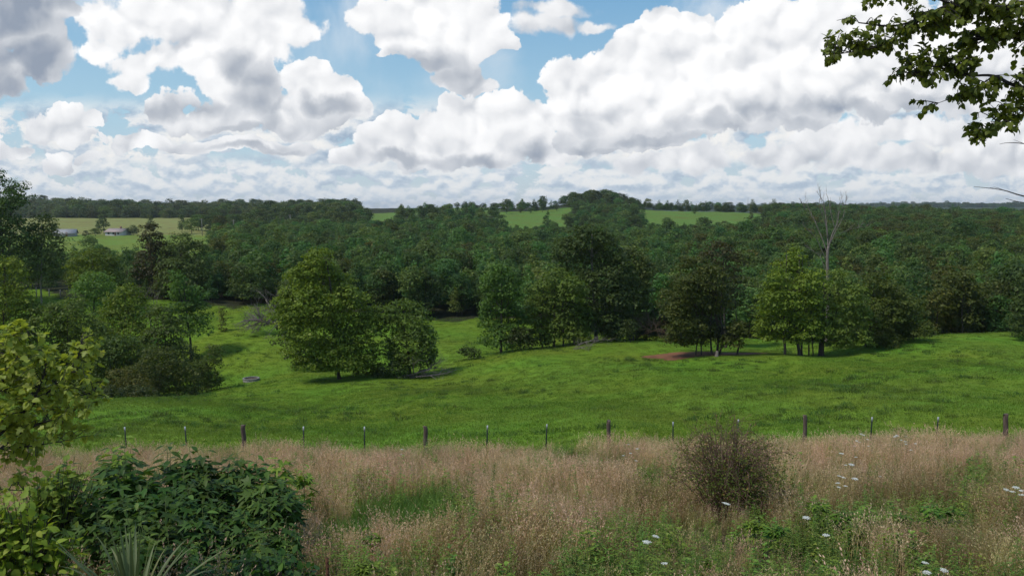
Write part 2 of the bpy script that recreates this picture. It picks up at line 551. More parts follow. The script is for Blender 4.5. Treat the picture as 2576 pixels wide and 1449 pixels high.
def foliage(name, c0, c1, c2=None, trans=.3, rough=.55, patch=None, spec=.25, tint=.25):
    """leaf: colour runs c0..c1 (and rarely c2) by the leaf's own 'var' value and by the plant"""
    m, t, out = material(name)
    at_ = t.n('ShaderNodeAttribute', attribute_name='var')
    oi = t.n('ShaderNodeObjectInfo')
    stops = [(0, c0), (.72, c1), (1, c2 or c1)]
    c = t.ramp(at_.outputs['Fac'], stops)
    r = oi.outputs['Random']
    hsv = t.n('ShaderNodeHueSaturation')
    t.put(hsv.inputs['Hue'], t.m('ADD', .5, t.m('MULTIPLY', t.m('SUBTRACT', t.m('FRACT', t.m('MULTIPLY', r, 7.31)), .5), .05 * tint / .25)))
    t.put(hsv.inputs['Value'], t.m('ADD', 1.0, t.m('MULTIPLY', t.m('SUBTRACT', r, .5), 2.2 * tint)))
    t.put(hsv.inputs['Color'], c)
    col = hsv.outputs[0]
    if patch:
        pa = t.n('ShaderNodeAttribute', attribute_name='tint', attribute_type='INSTANCER')
        col = t.mix(pa.outputs['Fac'], col, (*patch, 1))
    p = t.n('ShaderNodeBsdfPrincipled')
    t.put(p.inputs['Base Color'], col)
    p.inputs['Roughness'].default_value = rough
    p.inputs['Specular IOR Level'].default_value = spec
    tr = t.n('ShaderNodeBsdfTranslucent')
    t.put(tr.inputs[0], t.v('MULTIPLY', col, (1.25, 1.2, .6)))
    mx = t.n('ShaderNodeMixShader')
    mx.inputs[0].default_value = trans
    t.t.links.new(p.outputs[0], mx.inputs[1]); t.t.links.new(tr.outputs[0], mx.inputs[2])
    t.t.links.new(mx.outputs[0], out.inputs[0])
    return m


def plain(name, c0, c1=None, scale=4.0, rough=.85, bump=0.0, detail=4, stretch=(1, 1, 1), metal=0.0):
    m, t, out = material(name)
    tc = t.n('ShaderNodeTexCoord')
    mp = t.v('MULTIPLY', tc.outputs['Object'], stretch)
    nd = t.n('ShaderNodeTexNoise')
    t.put(nd.inputs['Vector'], mp)
    nd.inputs['Scale'].default_value = scale
    nd.inputs['Detail'].default_value = detail
    p = t.n('ShaderNodeBsdfPrincipled')
    t.put(p.inputs['Base Color'], t.ramp(nd.outputs[0], [(.3, c0), (.7, c1 or c0)]))
    p.inputs['Roughness'].default_value = rough
    p.inputs['Metallic'].default_value = metal
    p.inputs['Specular IOR Level'].default_value = .25
    if bump:
        b = t.n('ShaderNodeBump')
        b.inputs['Distance'].default_value = bump
        t.put(b.inputs['Height'], nd.outputs[0])
        t.t.links.new(b.outputs[0], p.inputs['Normal'])
    t.t.links.new(p.outputs[0], out.inputs[0])
    return m


MF = {
    'bright': foliage('foliage_yellow_green', (0.097, 0.141, 0.014), (0.167, 0.225, 0.022), (0.250, 0.300, 0.040), trans=.4),
    'mid': foliage('foliage_green', (0.082, 0.133, 0.022), (0.137, 0.205, 0.031), (0.195, 0.273, 0.047), trans=.4),
    'dark': foliage('foliage_dark_green', (0.054, 0.083, 0.020), (0.090, 0.132, 0.029), (0.125, 0.179, 0.043), trans=.4),
    'olive': foliage('foliage_olive', (0.068, 0.081, 0.015), (0.116, 0.127, 0.022), (0.165, 0.154, 0.033), trans=.4),
    'brown': foliage('foliage_brownish', (.062, .060, .020), (.095, .088, .028), (.13, .11, .03), trans=.4),
    'forest': foliage('foliage_forest', (.056, .112, .026), (.115, .200, .046), (.17, .25, .06), trans=.4, tint=.34),
    'forest2': foliage('foliage_forest_olive', (.062, .108, .022), (.118, .178, .036), (.17, .22, .05), trans=.4, tint=.34),
    'far': foliage('foliage_far', (0.072, 0.102, 0.035), (0.116, 0.145, 0.049), (0.145, 0.174, 0.058), tint=.3, trans=.4),
}
M_BARK = plain('bark', (.045, .036, .028), (.10, .085, .07), 9, .95, .02, stretch=(1, 1, .25))
M_BARK_PALE = plain('bark_grey', (.13, .12, .105), (.25, .23, .21), 7, .95, .01, stretch=(1, 1, .2))
M_DEAD = plain('dead_wood', (.13, .105, .09), (.27, .23, .20), 6, .9, .004, stretch=(1, 1, .3))
M_DEADDARK = plain('weathered_branches', (.115, .095, .08), (.25, .21, .18), 6, .9, .004)


# ------------------------------------------------------------------ geometry-node scatter for stuff nobody could count
def scatter(name, P, rot, sc, idx, protos, tint=None):
    n = len(P)
    me = bpy.data.meshes.new(name)
    me.vertices.add(n)
    me.vertices.foreach_set('co', np.asarray(P, np.float32).ravel())
    def A(k, typ, key, a, dt=np.float32):
        at_ = me.attributes.new(k, typ, 'POINT'); at_.data.foreach_set(key, np.ascontiguousarray(a, dtype=dt).ravel())
    A('rot', 'FLOAT_VECTOR', 'vector', rot)
    A('scl', 'FLOAT_VECTOR', 'vector', sc)
    A('pick', 'INT', 'value', idx, np.int32)
    A('tint', 'FLOAT', 'value', tint if tint is not None else rng.random(n))
    o = bpy.data.objects.new(name, me)
    COL.objects.link(o)
    ng = bpy.data.node_groups.new(name, 'GeometryNodeTree')
    ng.interface.new_socket('Geometry', in_out='INPUT', socket_type='NodeSocketGeometry')
    ng.interface.new_socket('Geometry', in_out='OUTPUT', socket_type='NodeSocketGeometry')
    N = ng.nodes.new
    gi, go = N('NodeGroupInput'), N('NodeGroupOutput')
    ip = N('GeometryNodeInstanceOnPoints')
    jn = N('GeometryNodeJoinGeometry')
    L = ng.links.new
    for p in reversed(protos):
        oi = N('GeometryNodeObjectInfo')
        oi.transform_space = 'ORIGINAL'
        oi.inputs['Object'].default_value = p
        oi.inputs['As Instance'].default_value = True
        L(oi.outputs['Geometry'], jn.inputs[0])
    def NA(k, dt):
        a = N('GeometryNodeInputNamedAttribute'); a.data_type = dt; a.inputs['Name'].default_value = k
        return a.outputs['Attribute']
    L(gi.outputs[0], ip.inputs['Points'])
    L(jn.outputs[0], ip.inputs['Instance'])
    ip.inputs['Pick Instance'].default_value = True
    L(NA('pick', 'INT'), ip.inputs['Instance Index'])
    e2r = N('FunctionNodeEulerToRotation')
    L(NA('rot', 'FLOAT_VECTOR'), e2r.inputs[0])
    L(e2r.outputs[0], ip.inputs['Rotation'])
    L(NA('scl', 'FLOAT_VECTOR'), ip.inputs['Scale'])
    L(ip.outputs[0], go.inputs[0])
    md = o.modifiers.new('scatter', 'NODES')
    md.node_group = ng
    return o


def hidden(name, me):
    """mesh source for a scatter; not linked to the scene"""
    return bpy.data.objects.new(name, me)


# ------------------------------------------------------------------ land cover
def interp(px, tab):
    a = np.array(tab, float)
    return np.interp(px, a[:, 0], a[:, 1])


EDGE = [(-400, 128), (100, 128), (600, 127), (750, 128), (1150, 131), (1300, 128), (1480, 112), (1700, 106), (1850, 102), (2200, 98), (2340, 95), (2576, 95), (3000, 95)]
FIELDS = [(-900, 560, 205, 640), (905, 1035, 425, 730), (1030, 1250, 640, 860), (1232, 1462, 410, 625), (1590, 1938, 425, 622)]


def in_field(px, Y):
    r = np.zeros(np.broadcast(px, Y).shape, bool)
    for a, b, c, d in FIELDS:
        r |= (px > a + 26 * np.sin(Y * .06) + 16 * np.sin(Y * .17)) & (px < b + 28 * np.sin(Y * .05 + 1) + 18 * np.sin(Y * .19)) & (Y > c + 9 * np.sin(px * .06) + 6 * np.sin(px * .15)) & (Y < d)
    return r


def build_ground():
    ys = np.concatenate([np.linspace(-30, 8, 12), np.geomspace(9, 30, 40)[:-1], np.geomspace(30, 160, 190)[:-1], np.geomspace(160, 9000, 170)])
    s = np.linspace(-1, 1, 321)
    s = .45 * s + .55 * s ** 3
    X = s[None] * (np.maximum(ys, 0)[:, None] * 1.35 + 30)
    Y = np.repeat(ys[:, None], len(s), 1)
    Z = gz(X, Y)
    P = np.stack([X, Y, Z], -1)
    px, py = proj(P)
    n = rng.random(px.shape)
    wob = 3 * np.sin(px * .021) + 2 * np.sin(px * .057 + 2)
    edge = interp(px, EDGE) + wob
    C = np.zeros(px.shape + (4,)); C[..., 3] = 1
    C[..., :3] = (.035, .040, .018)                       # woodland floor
    past = (Y >= 30.5) & (Y < edge)
    C[past, :3] = (.128, .215, .019)
    mead = Y < 30.5
    C[mead, :3] = (.085, .075, .038)
    fld = in_field(px, Y)
    C[fld, :3] = (.150, .215, .034)
    C[fld & (px < 600) & (Y > 410), :3] = (.225, .235, .070)
    C[fld & (px > 700), :3] = (.115, .195, .034)
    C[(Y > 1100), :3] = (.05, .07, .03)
    nv, nu = px.shape
    i = (np.arange(nv - 1)[:, None] * nu + np.arange(nu - 1)[None])
    q = np.stack([i, i + 1, i + nu + 1, i + nu], -1).reshape(-1, 4)
    m, t, out = material('ground_cover')
    at_ = t.n('ShaderNodeAttribute', attribute_name='cover')
    gm = t.n('ShaderNodeNewGeometry')
    def nz(sc, d, st=(1, 1, 1)):
        nd = t.n('ShaderNodeTexNoise')
        t.put(nd.inputs['Vector'], t.v('MULTIPLY', gm.outputs['Position'], st))
        nd.inputs['Scale'].default_value = sc; nd.inputs['Detail'].default_value = d
        return nd.outputs[0]
    a = nz(.09, 4); b = nz(.7, 5); c = nz(5.0, 4)
    v = t.m('ADD', t.m('MULTIPLY', t.m('SUBTRACT', a, .5), .8), t.m('ADD', t.m('MULTIPLY', t.m('SUBTRACT', b, .5), 1.1), t.m('MULTIPLY', t.m('SUBTRACT', c, .5), 1.2)))
    hs = t.n('ShaderNodeHueSaturation')
    t.put(hs.inputs['Color'], at_.outputs['Color'])
    t.put(hs.inputs['Value'], t.m('ADD', 1.0, t.m('MULTIPLY', v, .75)))
    t.put(hs.inputs['Hue'], t.m('ADD', .5, t.m('MULTIPLY', t.m('SUBTRACT', a, .55), .14)))
    p = t.n('ShaderNodeBsdfPrincipled')
    t.put(p.inputs['Base Color'], hs.outputs[0])
    p.inputs['Roughness'].default_value = .95
    p.inputs['Specular IOR Level'].default_value = .08
    bp = t.n('ShaderNodeBump'); bp.inputs['Distance'].default_value = .12; bp.inputs['Strength'].default_value = .7
    t.put(bp.inputs['Height'], c)
    t.t.links.new(bp.outputs[0], p.inputs['Normal'])
    t.t.links.new(p.outputs[0], out.inputs[0])
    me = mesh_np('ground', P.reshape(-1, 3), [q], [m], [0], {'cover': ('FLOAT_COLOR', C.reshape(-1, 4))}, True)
    tag(link('ground', me), kind='structure')


build_ground()
# ------------------------------------------------------------------ trees
def crown_geo(lobes, leaf, dens, r, clump=None, fill=.25, up=.55):
    """leaf sprays in clumps over the lobes. lobes: (cx,cy,cz,rx,ry,rz)"""
    g = Geo()
    L = np.array(lobes, float)
    P, Nn, V = [], [], []
    for k, (cx, cy, cz, rx, ry, rz) in enumerate(L):
        area = 4 * np.pi * ((rx * ry) ** 1.6 / 3 + (rx * rz) ** 1.6 / 3 + (ry * rz) ** 1.6 / 3) ** (1 / 1.6)
        cr = clump or .24 * min(rx, rz) + .22
        nc = max(5, int(area / (cr * cr) * .62))
        d = runit(nc, r)
        d[:, 2] = np.where(d[:, 2] < -.55, -d[:, 2], d[:, 2])
        rad = r.uniform(.62, 1.08, nc)[:, None]
        c = np.array([cx, cy, cz]) + d * rad * [rx, ry, rz]
        keep = np.ones(nc, bool)
        for q, (ox, oy, oz, ax, ay, az) in enumerate(L):
            if q != k:
                e = (((c - [ox, oy, oz]) / [ax, ay, az]) ** 2).sum(1)
                keep &= e > .42
        c, d = c[keep], d[keep]
        for ci, di in zip(c, d):
            rr = cr * r.uniform(.65, 1.3)
            n = max(4, int(dens * rr * rr / (leaf * leaf)))
            s = runit(n, r)
            s[:, 2] = np.where(s[:, 2] < -.25, -s[:, 2] * .6, s[:, 2])
            p = ci + s * (r.random(n) ** .45)[:, None] * rr * [1.1, 1.1, .72]
            P.append(p)
            Nn.append(s * .65 + di * .35 + [0, 0, up] + r.normal(size=(n, 3)) * .42)
            V.append(np.clip(r.normal(.42, .2, n) + r.normal(0, .2), 0, 1))
        nf = int(fill * dens * area / (leaf * leaf) * .35)
        s = runit(nf, r)
        P.append(np.array([cx, cy, cz]) + s * (r.random(nf) ** .5)[:, None] * .8 * np.array([rx, ry, rz]))
        Nn.append(runit(nf, r) + [0, 0, .3]); V.append(np.clip(r.normal(.35, .2, nf), 0, 1))
    P, Nn, V = np.concatenate(P), np.concatenate(Nn), np.concatenate(V)
    tip = np.cross(Nn, runit(len(P), r)) - [0, 0, .35]
    leaf_batch(g, LEAF_SPRAY, P, tip, Nn, leaf * np.clip(np.exp(r.normal(0, .34, len(P))), .45, 2.1), V)
    return g


LEAF_SPRAY = np.array([(-.12, 0, 0), (.40, .30, .05), (.14, 1.0, -.12), (-.36, .62, .04)], float)


def trunk_geo(base, top, rad, lobes, r, sides=8, limbs=True, lean=.25):
    g = Geo()
    b, tp = np.array(base, float), np.array(top, float)
    h = tp[2] - b[2]
    pts = [b + (tp - b) * t + [r.normal(0, lean * .3), r.normal(0, lean * .3), 0] * (np.array([1, 1, 0]) * (0 < t < 1)) for t in (0, .06, .25, .5, .75, 1)]
    pp = smooth_path(pts, 3)
    rr = np.linspace(1, .22, len(pp)) * rad
    rr[0] *= 1.5; rr[1] *= 1.22
    tube(g, pp, rr, sides)
    if limbs:
        for (cx, cy, cz, rx, ry, rz) in lobes:
            e = np.array([cx, cy, cz + .1 * rz])
            t = np.clip((e[2] - b[2]) / h * .75 - .08, .34, .9)
            s = b + (tp - b) * t
            mid = s * .45 + e * .55 - [0, 0, .12 * np.linalg.norm(e - s)]
            q = smooth_path([s, mid, e], 3)
            tube(g, q, np.linspace(.5, .1, len(q)) * rad * (1 - .5 * t), 5)
            for _ in range(2):
                e2 = e + runit(1, r)[0] * [rx, ry, rz] * .8
                q2 = smooth_path([q[3], (q[3] + e2) / 2 + r.normal(0, .15, 3), e2], 2)
                tube(g, q2, np.linspace(.22, .05, len(q2)) * rad * (1 - .4 * t), 4)
    return g


def hero(label, Y, bpx, lobes_px, mat='mid', leaf=.30, dens=2.0, rad=.2, trunks=None, name='tree', cat='tree', group=None, depth=1.0, bark=None, fill=.25, up=.85, sink=.0, seed=None, clump=None, fy=1.0, skirt=False):
    """a tree whose crown is measured as ellipses (px,py,rx,ry) in the photograph and built round at distance Y"""
    r = np.random.default_rng(seed if seed is not None else abs(hash(label)) % 10000 if False else sum(map(ord, label)))
    x, y, z = (float(q) for q in G(bpx, Y))
    k = Y / F / 1.0
    lobes = []
    wid = (max(l[0] + l[2] for l in lobes_px) - min(l[0] - l[2] for l in lobes_px)) * k
    for (px, py, rx, ry) in lobes_px:
        p = at(px, py, Y)
        a, c = rx * k * 1.08, ry * k * 1.06
        dy = r.uniform(-1, 1) * max(0, wid * .34 - a * .5) * depth
        lobes.append((p.x - x, dy, p.z - z, a, max(a * .9, .35 * wid * .5) * fy, c))
    if skirt:
        for l in list(lobes):
            if l[2] - l[5] > .25 and not any(q is not l and abs(q[0] - l[0]) < .7 * l[3] and q[2] < l[2] - .2 for q in lobes):
                zc = l[2]
                while zc - l[5] > .1:
                    zc -= l[5] * 1.1
                    lobes.append((l[0] + r.normal(0, .2), l[1] + r.normal(0, .3), max(zc, l[5] * .5), l[3] * 1.05, l[4], l[5]))
    o = thing(name, label, cat, (x, y, z - sink), group=group)
    link('crown', crown_geo(lobes, leaf * .76, dens, r, clump, fill, up).mesh('crown', [MF[mat]]), o)
    top = max(l[2] + l[5] * .4 for l in lobes)
    for (tx, tr) in (trunks or [(bpx, rad)]):
        xx = (tx - bpx) * k
        tl = [l for l in lobes if abs(l[0] - xx) < max(1.2 * l[3], wid * .3)] or lobes
        big = max(tl, key=lambda l: l[2])
        zz = float(gz(x + xx, y)) - z - .15
        g = trunk_geo((xx, 0, zz), (big[0] * (.6 if len(trunks or [1]) < 2 else .15) + xx * (.4 if len(trunks or [1]) < 2 else .85), big[1] * .5, min(top, big[2] + big[5] * .5)), tr, tl, r)
        link('trunk', g.mesh('trunk', [bark or M_BARK], True), o)
    return o


H = hero
# the two trees in the middle of the pasture
H('yellow-green tallest tree standing alone in the pasture, narrow at the top', 78, 855,
  [(800, 668, 36, 40), (762, 720, 42, 48), (836, 735, 42, 52), (796, 775, 70, 58), (866, 765, 40, 44), (735, 775, 38, 44), (790, 700, 56, 40), (748, 800, 45, 60), (880, 800, 62, 58), (800, 850, 80, 66), (898, 868, 50, 62), (850, 895, 88, 45), (786, 905, 34, 22), (925, 820, 24, 40), (820, 912, 40, 18), (890, 905, 40, 22)], 'bright', leaf=.27, dens=3.0, rad=.22)
H('dark shrubby tree tucked behind the left side of the tall pasture tree', 88, 745,
  [(735, 800, 36, 48), (728, 850, 36, 44), (760, 880, 40, 38), (745, 760, 26, 38)], 'dark', leaf=.3, rad=.12)
H('rounded dark tree with a fallen log lying at its foot', 80, 1030,
  [(1005, 795, 46, 34), (1045, 815, 42, 42), (985, 838, 34, 48), (1040, 868, 52, 40), (1070, 862, 26, 36), (1025, 905, 46, 24), (975, 890, 24, 30), (1050, 912, 40, 22), (1080, 890, 20, 26)], 'mid', leaf=.27, dens=2.6, rad=.16)
H('pale green bush glowing between the two trees in the pasture', 79, 938, [(930, 912, 24, 20), (905, 922, 20, 14), (955, 925, 14, 12)], 'bright', leaf=.2, rad=.04, name='bush', cat='bush', skirt=True)
# left: clump around the pond
H('spiky topped tree at the thicket end nearest the tangle of dead branches', 98, 485,
  [(457, 712, 22, 32), (430, 730, 14, 22), (492, 740, 26, 22), (462, 762, 42, 30), (440, 800, 30, 34), (500, 795, 36, 36), (478, 825, 44, 32)], 'mid', leaf=.3, rad=.2)
H('rounded yellow-green tree rising behind the thicket before the dark woodland', 118, 238, [(235, 668, 58, 38), (205, 690, 36, 40), (275, 690, 30, 46), (240, 715, 60, 40)], 'bright', leaf=.32, rad=.2)
H('blue-green tree in front of the rounded yellow-green one', 104, 235, [(240, 722, 48, 32), (208, 745, 34, 36), (270, 750, 34, 34), (235, 770, 52, 34)], 'mid', leaf=.3, rad=.16)
H('bright tree filling the middle of the thicket beside a bare grey sapling', 92, 310, [(325, 750, 34, 32), (290, 770, 34, 34), (345, 790, 36, 44), (308, 815, 56, 44), (345, 850, 40, 40), (265, 815, 34, 34)], 'bright', leaf=.28, rad=.16, skirt=True)
H('wide dull green tree low in the thicket, screening the pond', 86, 170, [(140, 800, 56, 40), (200, 790, 46, 44), (110, 835, 60, 44), (190, 850, 66, 48), (250, 860, 54, 46), (130, 885, 50, 26)], 'mid', leaf=.28, rad=.16, skirt=True)
H('dark tree leaning over the pond from its right', 80, 290, [(270, 880, 44, 34), (320, 880, 44, 36), (355, 905, 34, 30)], 'mid', leaf=.26, rad=.12, skirt=True)
H('dense rounded tree below the spiky one', 86, 425, [(410, 800, 34, 32), (430, 835, 40, 34), (400, 860, 40, 34), (445, 870, 26, 30)], 'mid', leaf=.28, rad=.12, skirt=True)
H('tall dark tree at the edge of the view, with a ragged top above the skyline', 120, 20,
  [(20, 490, 30, 34), (-25, 480, 40, 46), (46, 505, 24, 26), (10, 545, 46, 44), (-40, 580, 60, 60), (40, 590, 44, 40), (10, 640, 60, 44), (-30, 690, 70, 50)], 'dark', leaf=.34, rad=.3)
H('dark slender tree beside the tallest one by the far left pasture', 122, 105, [(105, 575, 28, 34), (75, 600, 28, 34), (130, 620, 34, 36), (95, 650, 44, 40), (150, 665, 26, 36), (105, 690, 46, 28)], 'dark', leaf=.34, rad=.16, bark=M_BARK_PALE)
H('yellowish tree just in front of the tallest dark one', 84, 10, [(20, 690, 34, 34), (-20, 690, 44, 46), (45, 730, 26, 28), (10, 755, 54, 40), (-30, 790, 60, 44)], 'bright', leaf=.28, rad=.18, skirt=True)
H('tall open topped dark tree standing against the pale field', 134, 385,
  [(382, 585, 26, 22), (362, 612, 18, 22), (405, 610, 20, 24), (385, 640, 40, 28), (365, 680, 38, 40), (400, 700, 44, 44)], 'brown', leaf=.36, rad=.2)
H('broad dark tree to the right of the open topped one', 132, 455, [(455, 615, 34, 26), (430, 645, 36, 36), (485, 640, 34, 32), (460, 690, 56, 44), (500, 695, 30, 40), (440, 725, 50, 30)], 'dark', leaf=.36, rad=.2)
H('small round topped tree right of the broad dark one', 138, 560, [(560, 690, 34, 30), (585, 715, 40, 34), (545, 725, 34, 30)], 'olive', leaf=.34, rad=.16)
# centre row along the ridge
H('columnar vine clad tree with its foliage reaching the ground', 92, 1262,
  [(1262, 695, 34, 32), (1235, 725, 28, 34), (1288, 735, 26, 36), (1258, 765, 46, 36), (1235, 805, 32, 38), (1285, 810, 36, 38), (1255, 850, 52, 36), (1290, 862, 32, 26)], 'mid', dens=2.7, leaf=.28, rad=.2, skirt=True)
H('low blackish bush at the foot of the vine clad tree', 88, 1178, [(1172, 888, 20, 16), (1195, 892, 18, 14)], 'dark', leaf=.2, rad=.04, name='bush', cat='bush', skirt=True)
H('mid green tree between the vine clad tree and the tallest tree', 94, 1405,
  [(1400, 715, 40, 36), (1360, 745, 34, 36), (1440, 735, 32, 40), (1400, 775, 66, 44), (1345, 800, 38, 42), (1445, 800, 50, 46), (1390, 838, 64, 36), (1450, 842, 36, 28)], 'mid', dens=2.7, leaf=.28, rad=.18, trunks=[(1395, .14), (1418, .12), (1445, .14), (1362, .1)])
H('tallest dark tree in the row on the ridge, with a broad crown over the forest', 98, 1500,
  [(1480, 605, 56, 36), (1430, 635, 42, 34), (1530, 640, 48, 40), (1478, 665, 70, 46), (1550, 680, 34, 40), (1500, 730, 72, 56), (1540, 770, 54, 50), (1490, 800, 60, 46), (1540, 820, 40, 30)], 'dark', dens=2.7, leaf=.32, rad=.3, bark=M_BARK_PALE)
H('dark tree pressed against the right side of the tallest one', 101, 1590, [(1595, 655, 38, 32), (1620, 690, 28, 36), (1585, 705, 44, 44), (1600, 760, 46, 50), (1570, 805, 44, 38)], 'dark', dens=2.7, leaf=.32, rad=.14)
H('little round tree on a thin trunk at the edge of the ridge', 93, 1585, [(1582, 822, 18, 16), (1590, 838, 16, 12), (1570, 836, 14, 11)], 'dark', leaf=.2, rad=.06)
H('sunlit shrub beyond the little round tree', 104, 1625, [(1612, 803, 28, 14), (1595, 815, 20, 12), (1640, 815, 18, 10)], 'olive', leaf=.22, rad=.04, name='bush', cat='bush', skirt=True)
for lab, Y, bp, lob in [
    ('dark undergrowth bush filling the gap right of the vine clad tree', 91, 1310, [(1305, 850, 30, 26), (1325, 865, 26, 18)]),
    ('dark undergrowth bush under the mid green tree of the ridge row', 95, 1365, [(1350, 850, 30, 22), (1375, 858, 24, 16)]),
    ('dark undergrowth bush at the foot of the tallest tree in the row', 99, 1520, [(1525, 830, 30, 24), (1545, 838, 26, 16)]),
    ('low brownish bush right of the tallest tree in the row', 96, 1548, [(1552, 838, 20, 12), (1535, 842, 16, 10)]),
]:
    H(lab, Y, bp, lob, 'dark', leaf=.24, rad=.04, name='bush', cat='bush', skirt=True, clump=.4)
# right group round the bare earth
H('olive brown tree shading the patch of bare red earth', 79, 1790,
  [(1750, 690, 52, 38), (1715, 725, 42, 42), (1790, 715, 42, 46), (1745, 765, 74, 48), (1698, 795, 34, 48), (1800, 775, 46, 48), (1735, 832, 56, 40), (1790, 842, 48, 30), (1845, 830, 26, 26), (1700, 850, 26, 22), (1745, 858, 44, 18), (1830, 858, 32, 18)], 'olive', leaf=.25, dens=2.4, rad=.16, trunks=[(1792, .12), (1808, .17), (1815, .13), (1750, .08), (1765, .08), (1858, .12)])
H('reddish brown thin leaved tree behind the olive one', 90, 1825, [(1810, 640, 42, 30), (1840, 670, 36, 34), (1785, 660, 30, 28), (1825, 715, 44, 44), (1850, 760, 30, 40)], 'brown', leaf=.28, dens=1.5, rad=.16)
H('yellow-green tree with a pointed top left of the tall dead tree', 77, 1985,
  [(2020, 655, 26, 30), (1995, 690, 40, 34), (1950, 710, 34, 32), (2040, 715, 34, 36), (1985, 750, 66, 42), (1930, 765, 30, 44), (2040, 775, 40, 44), (1970, 812, 62, 44), (2020, 832, 46, 32), (1925, 838, 28, 30), (1960, 850, 40, 18), (2000, 852, 34, 16)], 'bright', leaf=.26, dens=2.4, rad=.2, trunks=[(1973, .16), (2010, .2), (2019, .12)])
H('green tree on a thick flared trunk in front of the tall dead tree', 78, 2066,
  [(2115, 715, 34, 30), (2085, 750, 36, 36), (2140, 750, 34, 32), (2110, 790, 58, 40), (2160, 800, 30, 34), (2085, 828, 48, 38), (2135, 838, 44, 32), (2160, 852, 34, 22), (2100, 858, 36, 18), (2060, 846, 34, 20)], 'mid', leaf=.26, dens=2.4, rad=.26, trunks=[(2066, .36), (2033, .1), (2044, .08)])
H('dark spreading tree whose low branches droop over the open grass', 82, 2180,
  [(2200, 730, 44, 40), (2240, 760, 46, 40), (2190, 790, 50, 40), (2270, 800, 44, 34), (2230, 822, 50, 26), (2300, 826, 32, 20), (2328, 846, 30, 17), (2282, 852, 32, 16), (2240, 854, 36, 16), (2205, 850, 40, 22), (2300, 790, 40, 40), (2255, 780, 50, 44), (2160, 840, 34, 18), (2145, 862, 26, 18)], 'mid', leaf=.25, dens=2.6, rad=.14)
H('tall tree closing the view at the end of the far treeline', 84, 2580, [(2570, 715, 24, 26), (2590, 760, 40, 44), (2560, 790, 26, 36), (2600, 820, 44, 34)], 'dark', leaf=.26, rad=.16, skirt=True)
H('young bright tree standing out of the dark treeline beyond the open grass', 100, 2410, [(2405, 712, 30, 26), (2420, 740, 34, 30), (2395, 770, 36, 34)], 'bright', leaf=.3, rad=.12, skirt=True)
H('golden green tree in the treeline near its far end', 99, 2515, [(2515, 745, 34, 34), (2500, 790, 34, 36), (2535, 790, 28, 36)], 'olive', leaf=.3, rad=.12, skirt=True)

# shrubs of the thicket's edge
for lab, Y, bp, lob, mt in [
    ('brownish green bramble heap at the front of the thicket', 76, 400, [(400, 905, 50, 30), (440, 930, 40, 26), (370, 940, 50, 28), (470, 945, 30, 20)], 'olive'),
    ('greyish green shrub in front of the pond', 72, 315, [(310, 950, 42, 24), (350, 965, 40, 22), (290, 975, 34, 22)], 'olive'),
    ('blackish shrub on the lip of the near pasture', 66, 300, [(290, 985, 36, 20), (325, 992, 40, 16), (262, 990, 24, 18), (360, 990, 26, 12)], 'dark'),
    ('dark bush under the spiky topped tree', 90, 468, [(455, 885, 34, 24), (480, 900, 24, 16)], 'dark'),
    ('straggling bramble at the right end of the thicket', 80, 520, [(500, 925, 26, 18), (528, 905, 24, 16), (540, 880, 20, 12)], 'mid'),
    ('low bush in the shade under the rounded dark tree', 78, 1000, [(1000, 925, 30, 14), (965, 932, 22, 10)], 'dark'),
    ('small bush alone on the far slope left of the dead branches', 108, 557, [(557, 783, 8, 9), (561, 790, 7, 6)], 'olive'),
]:
    H(lab, Y, bp, lob, mt, leaf=.2, rad=.03, name='bush', cat='bush', skirt=True, clump=.35, dens=1.6)

# ------------------------------------------------------------------ forest kinds
def wood_crown(h, w, kind, r):
    L = []
    if kind == 'point':
        for i, t in enumerate((.22, .42, .62, .80, .93)):
            ww = w * (.50, .46, .37, .26, .13)[i]
            for q in range((3, 3, 2, 1, 1)[i]):
                a = r.uniform(0, 6.28)
                o = ww * .5 if i < 3 else .05
                L.append((math.cos(a) * o, math.sin(a) * o, h * t + r.normal(0, .1), ww * .75, ww * .75, h * .13))
    else:
        for i in range(9):
            t = r.uniform(.18, .88)
            ww = w * .5 * math.sqrt(max(.1, 1 - ((t - .55) / .45) ** 2))
            a = r.uniform(0, 6.28)
            o = ww * r.uniform(.35, .75)
            L.append((math.cos(a) * o, math.sin(a) * o, h * t, w * .27, w * .27, h * .12))
        L.append((0, 0, h * .60, w * .36, w * .36, h * .26))
        L.append((0, 0, h * .86, w * .22, w * .22, h * .10))
    return L


PROT = []            # (crown mesh, trunk mesh, height)
for i, (h, w, kind, mt, lf) in enumerate([(8, 4.6, 'point', 'forest', .34), (8, 5.0, 'round', 'forest', .34), (8, 4.2, 'point', 'forest2', .32), (8, 5.4, 'round', 'forest2', .36), (8, 4.8, 'round', 'forest', .32), (8, 4.0, 'point', 'forest', .32), (8, 5.6, 'round', 'dark', .36), (8, 5.0, 'round', 'olive', .36)]):
    r = np.random.default_rng(100 + i)
    L = wood_crown(h, w, kind, r)
    cm = crown_geo(L, lf * .80, 1.5, r, .52, .12, .8).mesh('crown', [MF[mt]])
    tm = trunk_geo((0, 0, -.6), (0, 0, h * .7), .13, L[:4], r, 6).mesh('trunk', [M_BARK], True)
    PROT.append((cm, tm, h))
FAR = []
for i, (h, w, mt) in enumerate([(12, 11, 'far'), (12, 10, 'far'), (13, 11, 'dark'), (12, 12, 'forest2')]):
    r = np.random.default_rng(200 + i)
    L = wood_crown(h, w, 'round', r)
    cm = crown_geo(L, .62, 1.3, r, 1.25, .15, .6).mesh('crown', [MF[mt]])
    tm = trunk_geo((0, 0, -.8), (0, 0, h * .7), .3, L[:4], r, 6).mesh('trunk', [M_BARK], True)
    FAR.append((cm, tm, h))


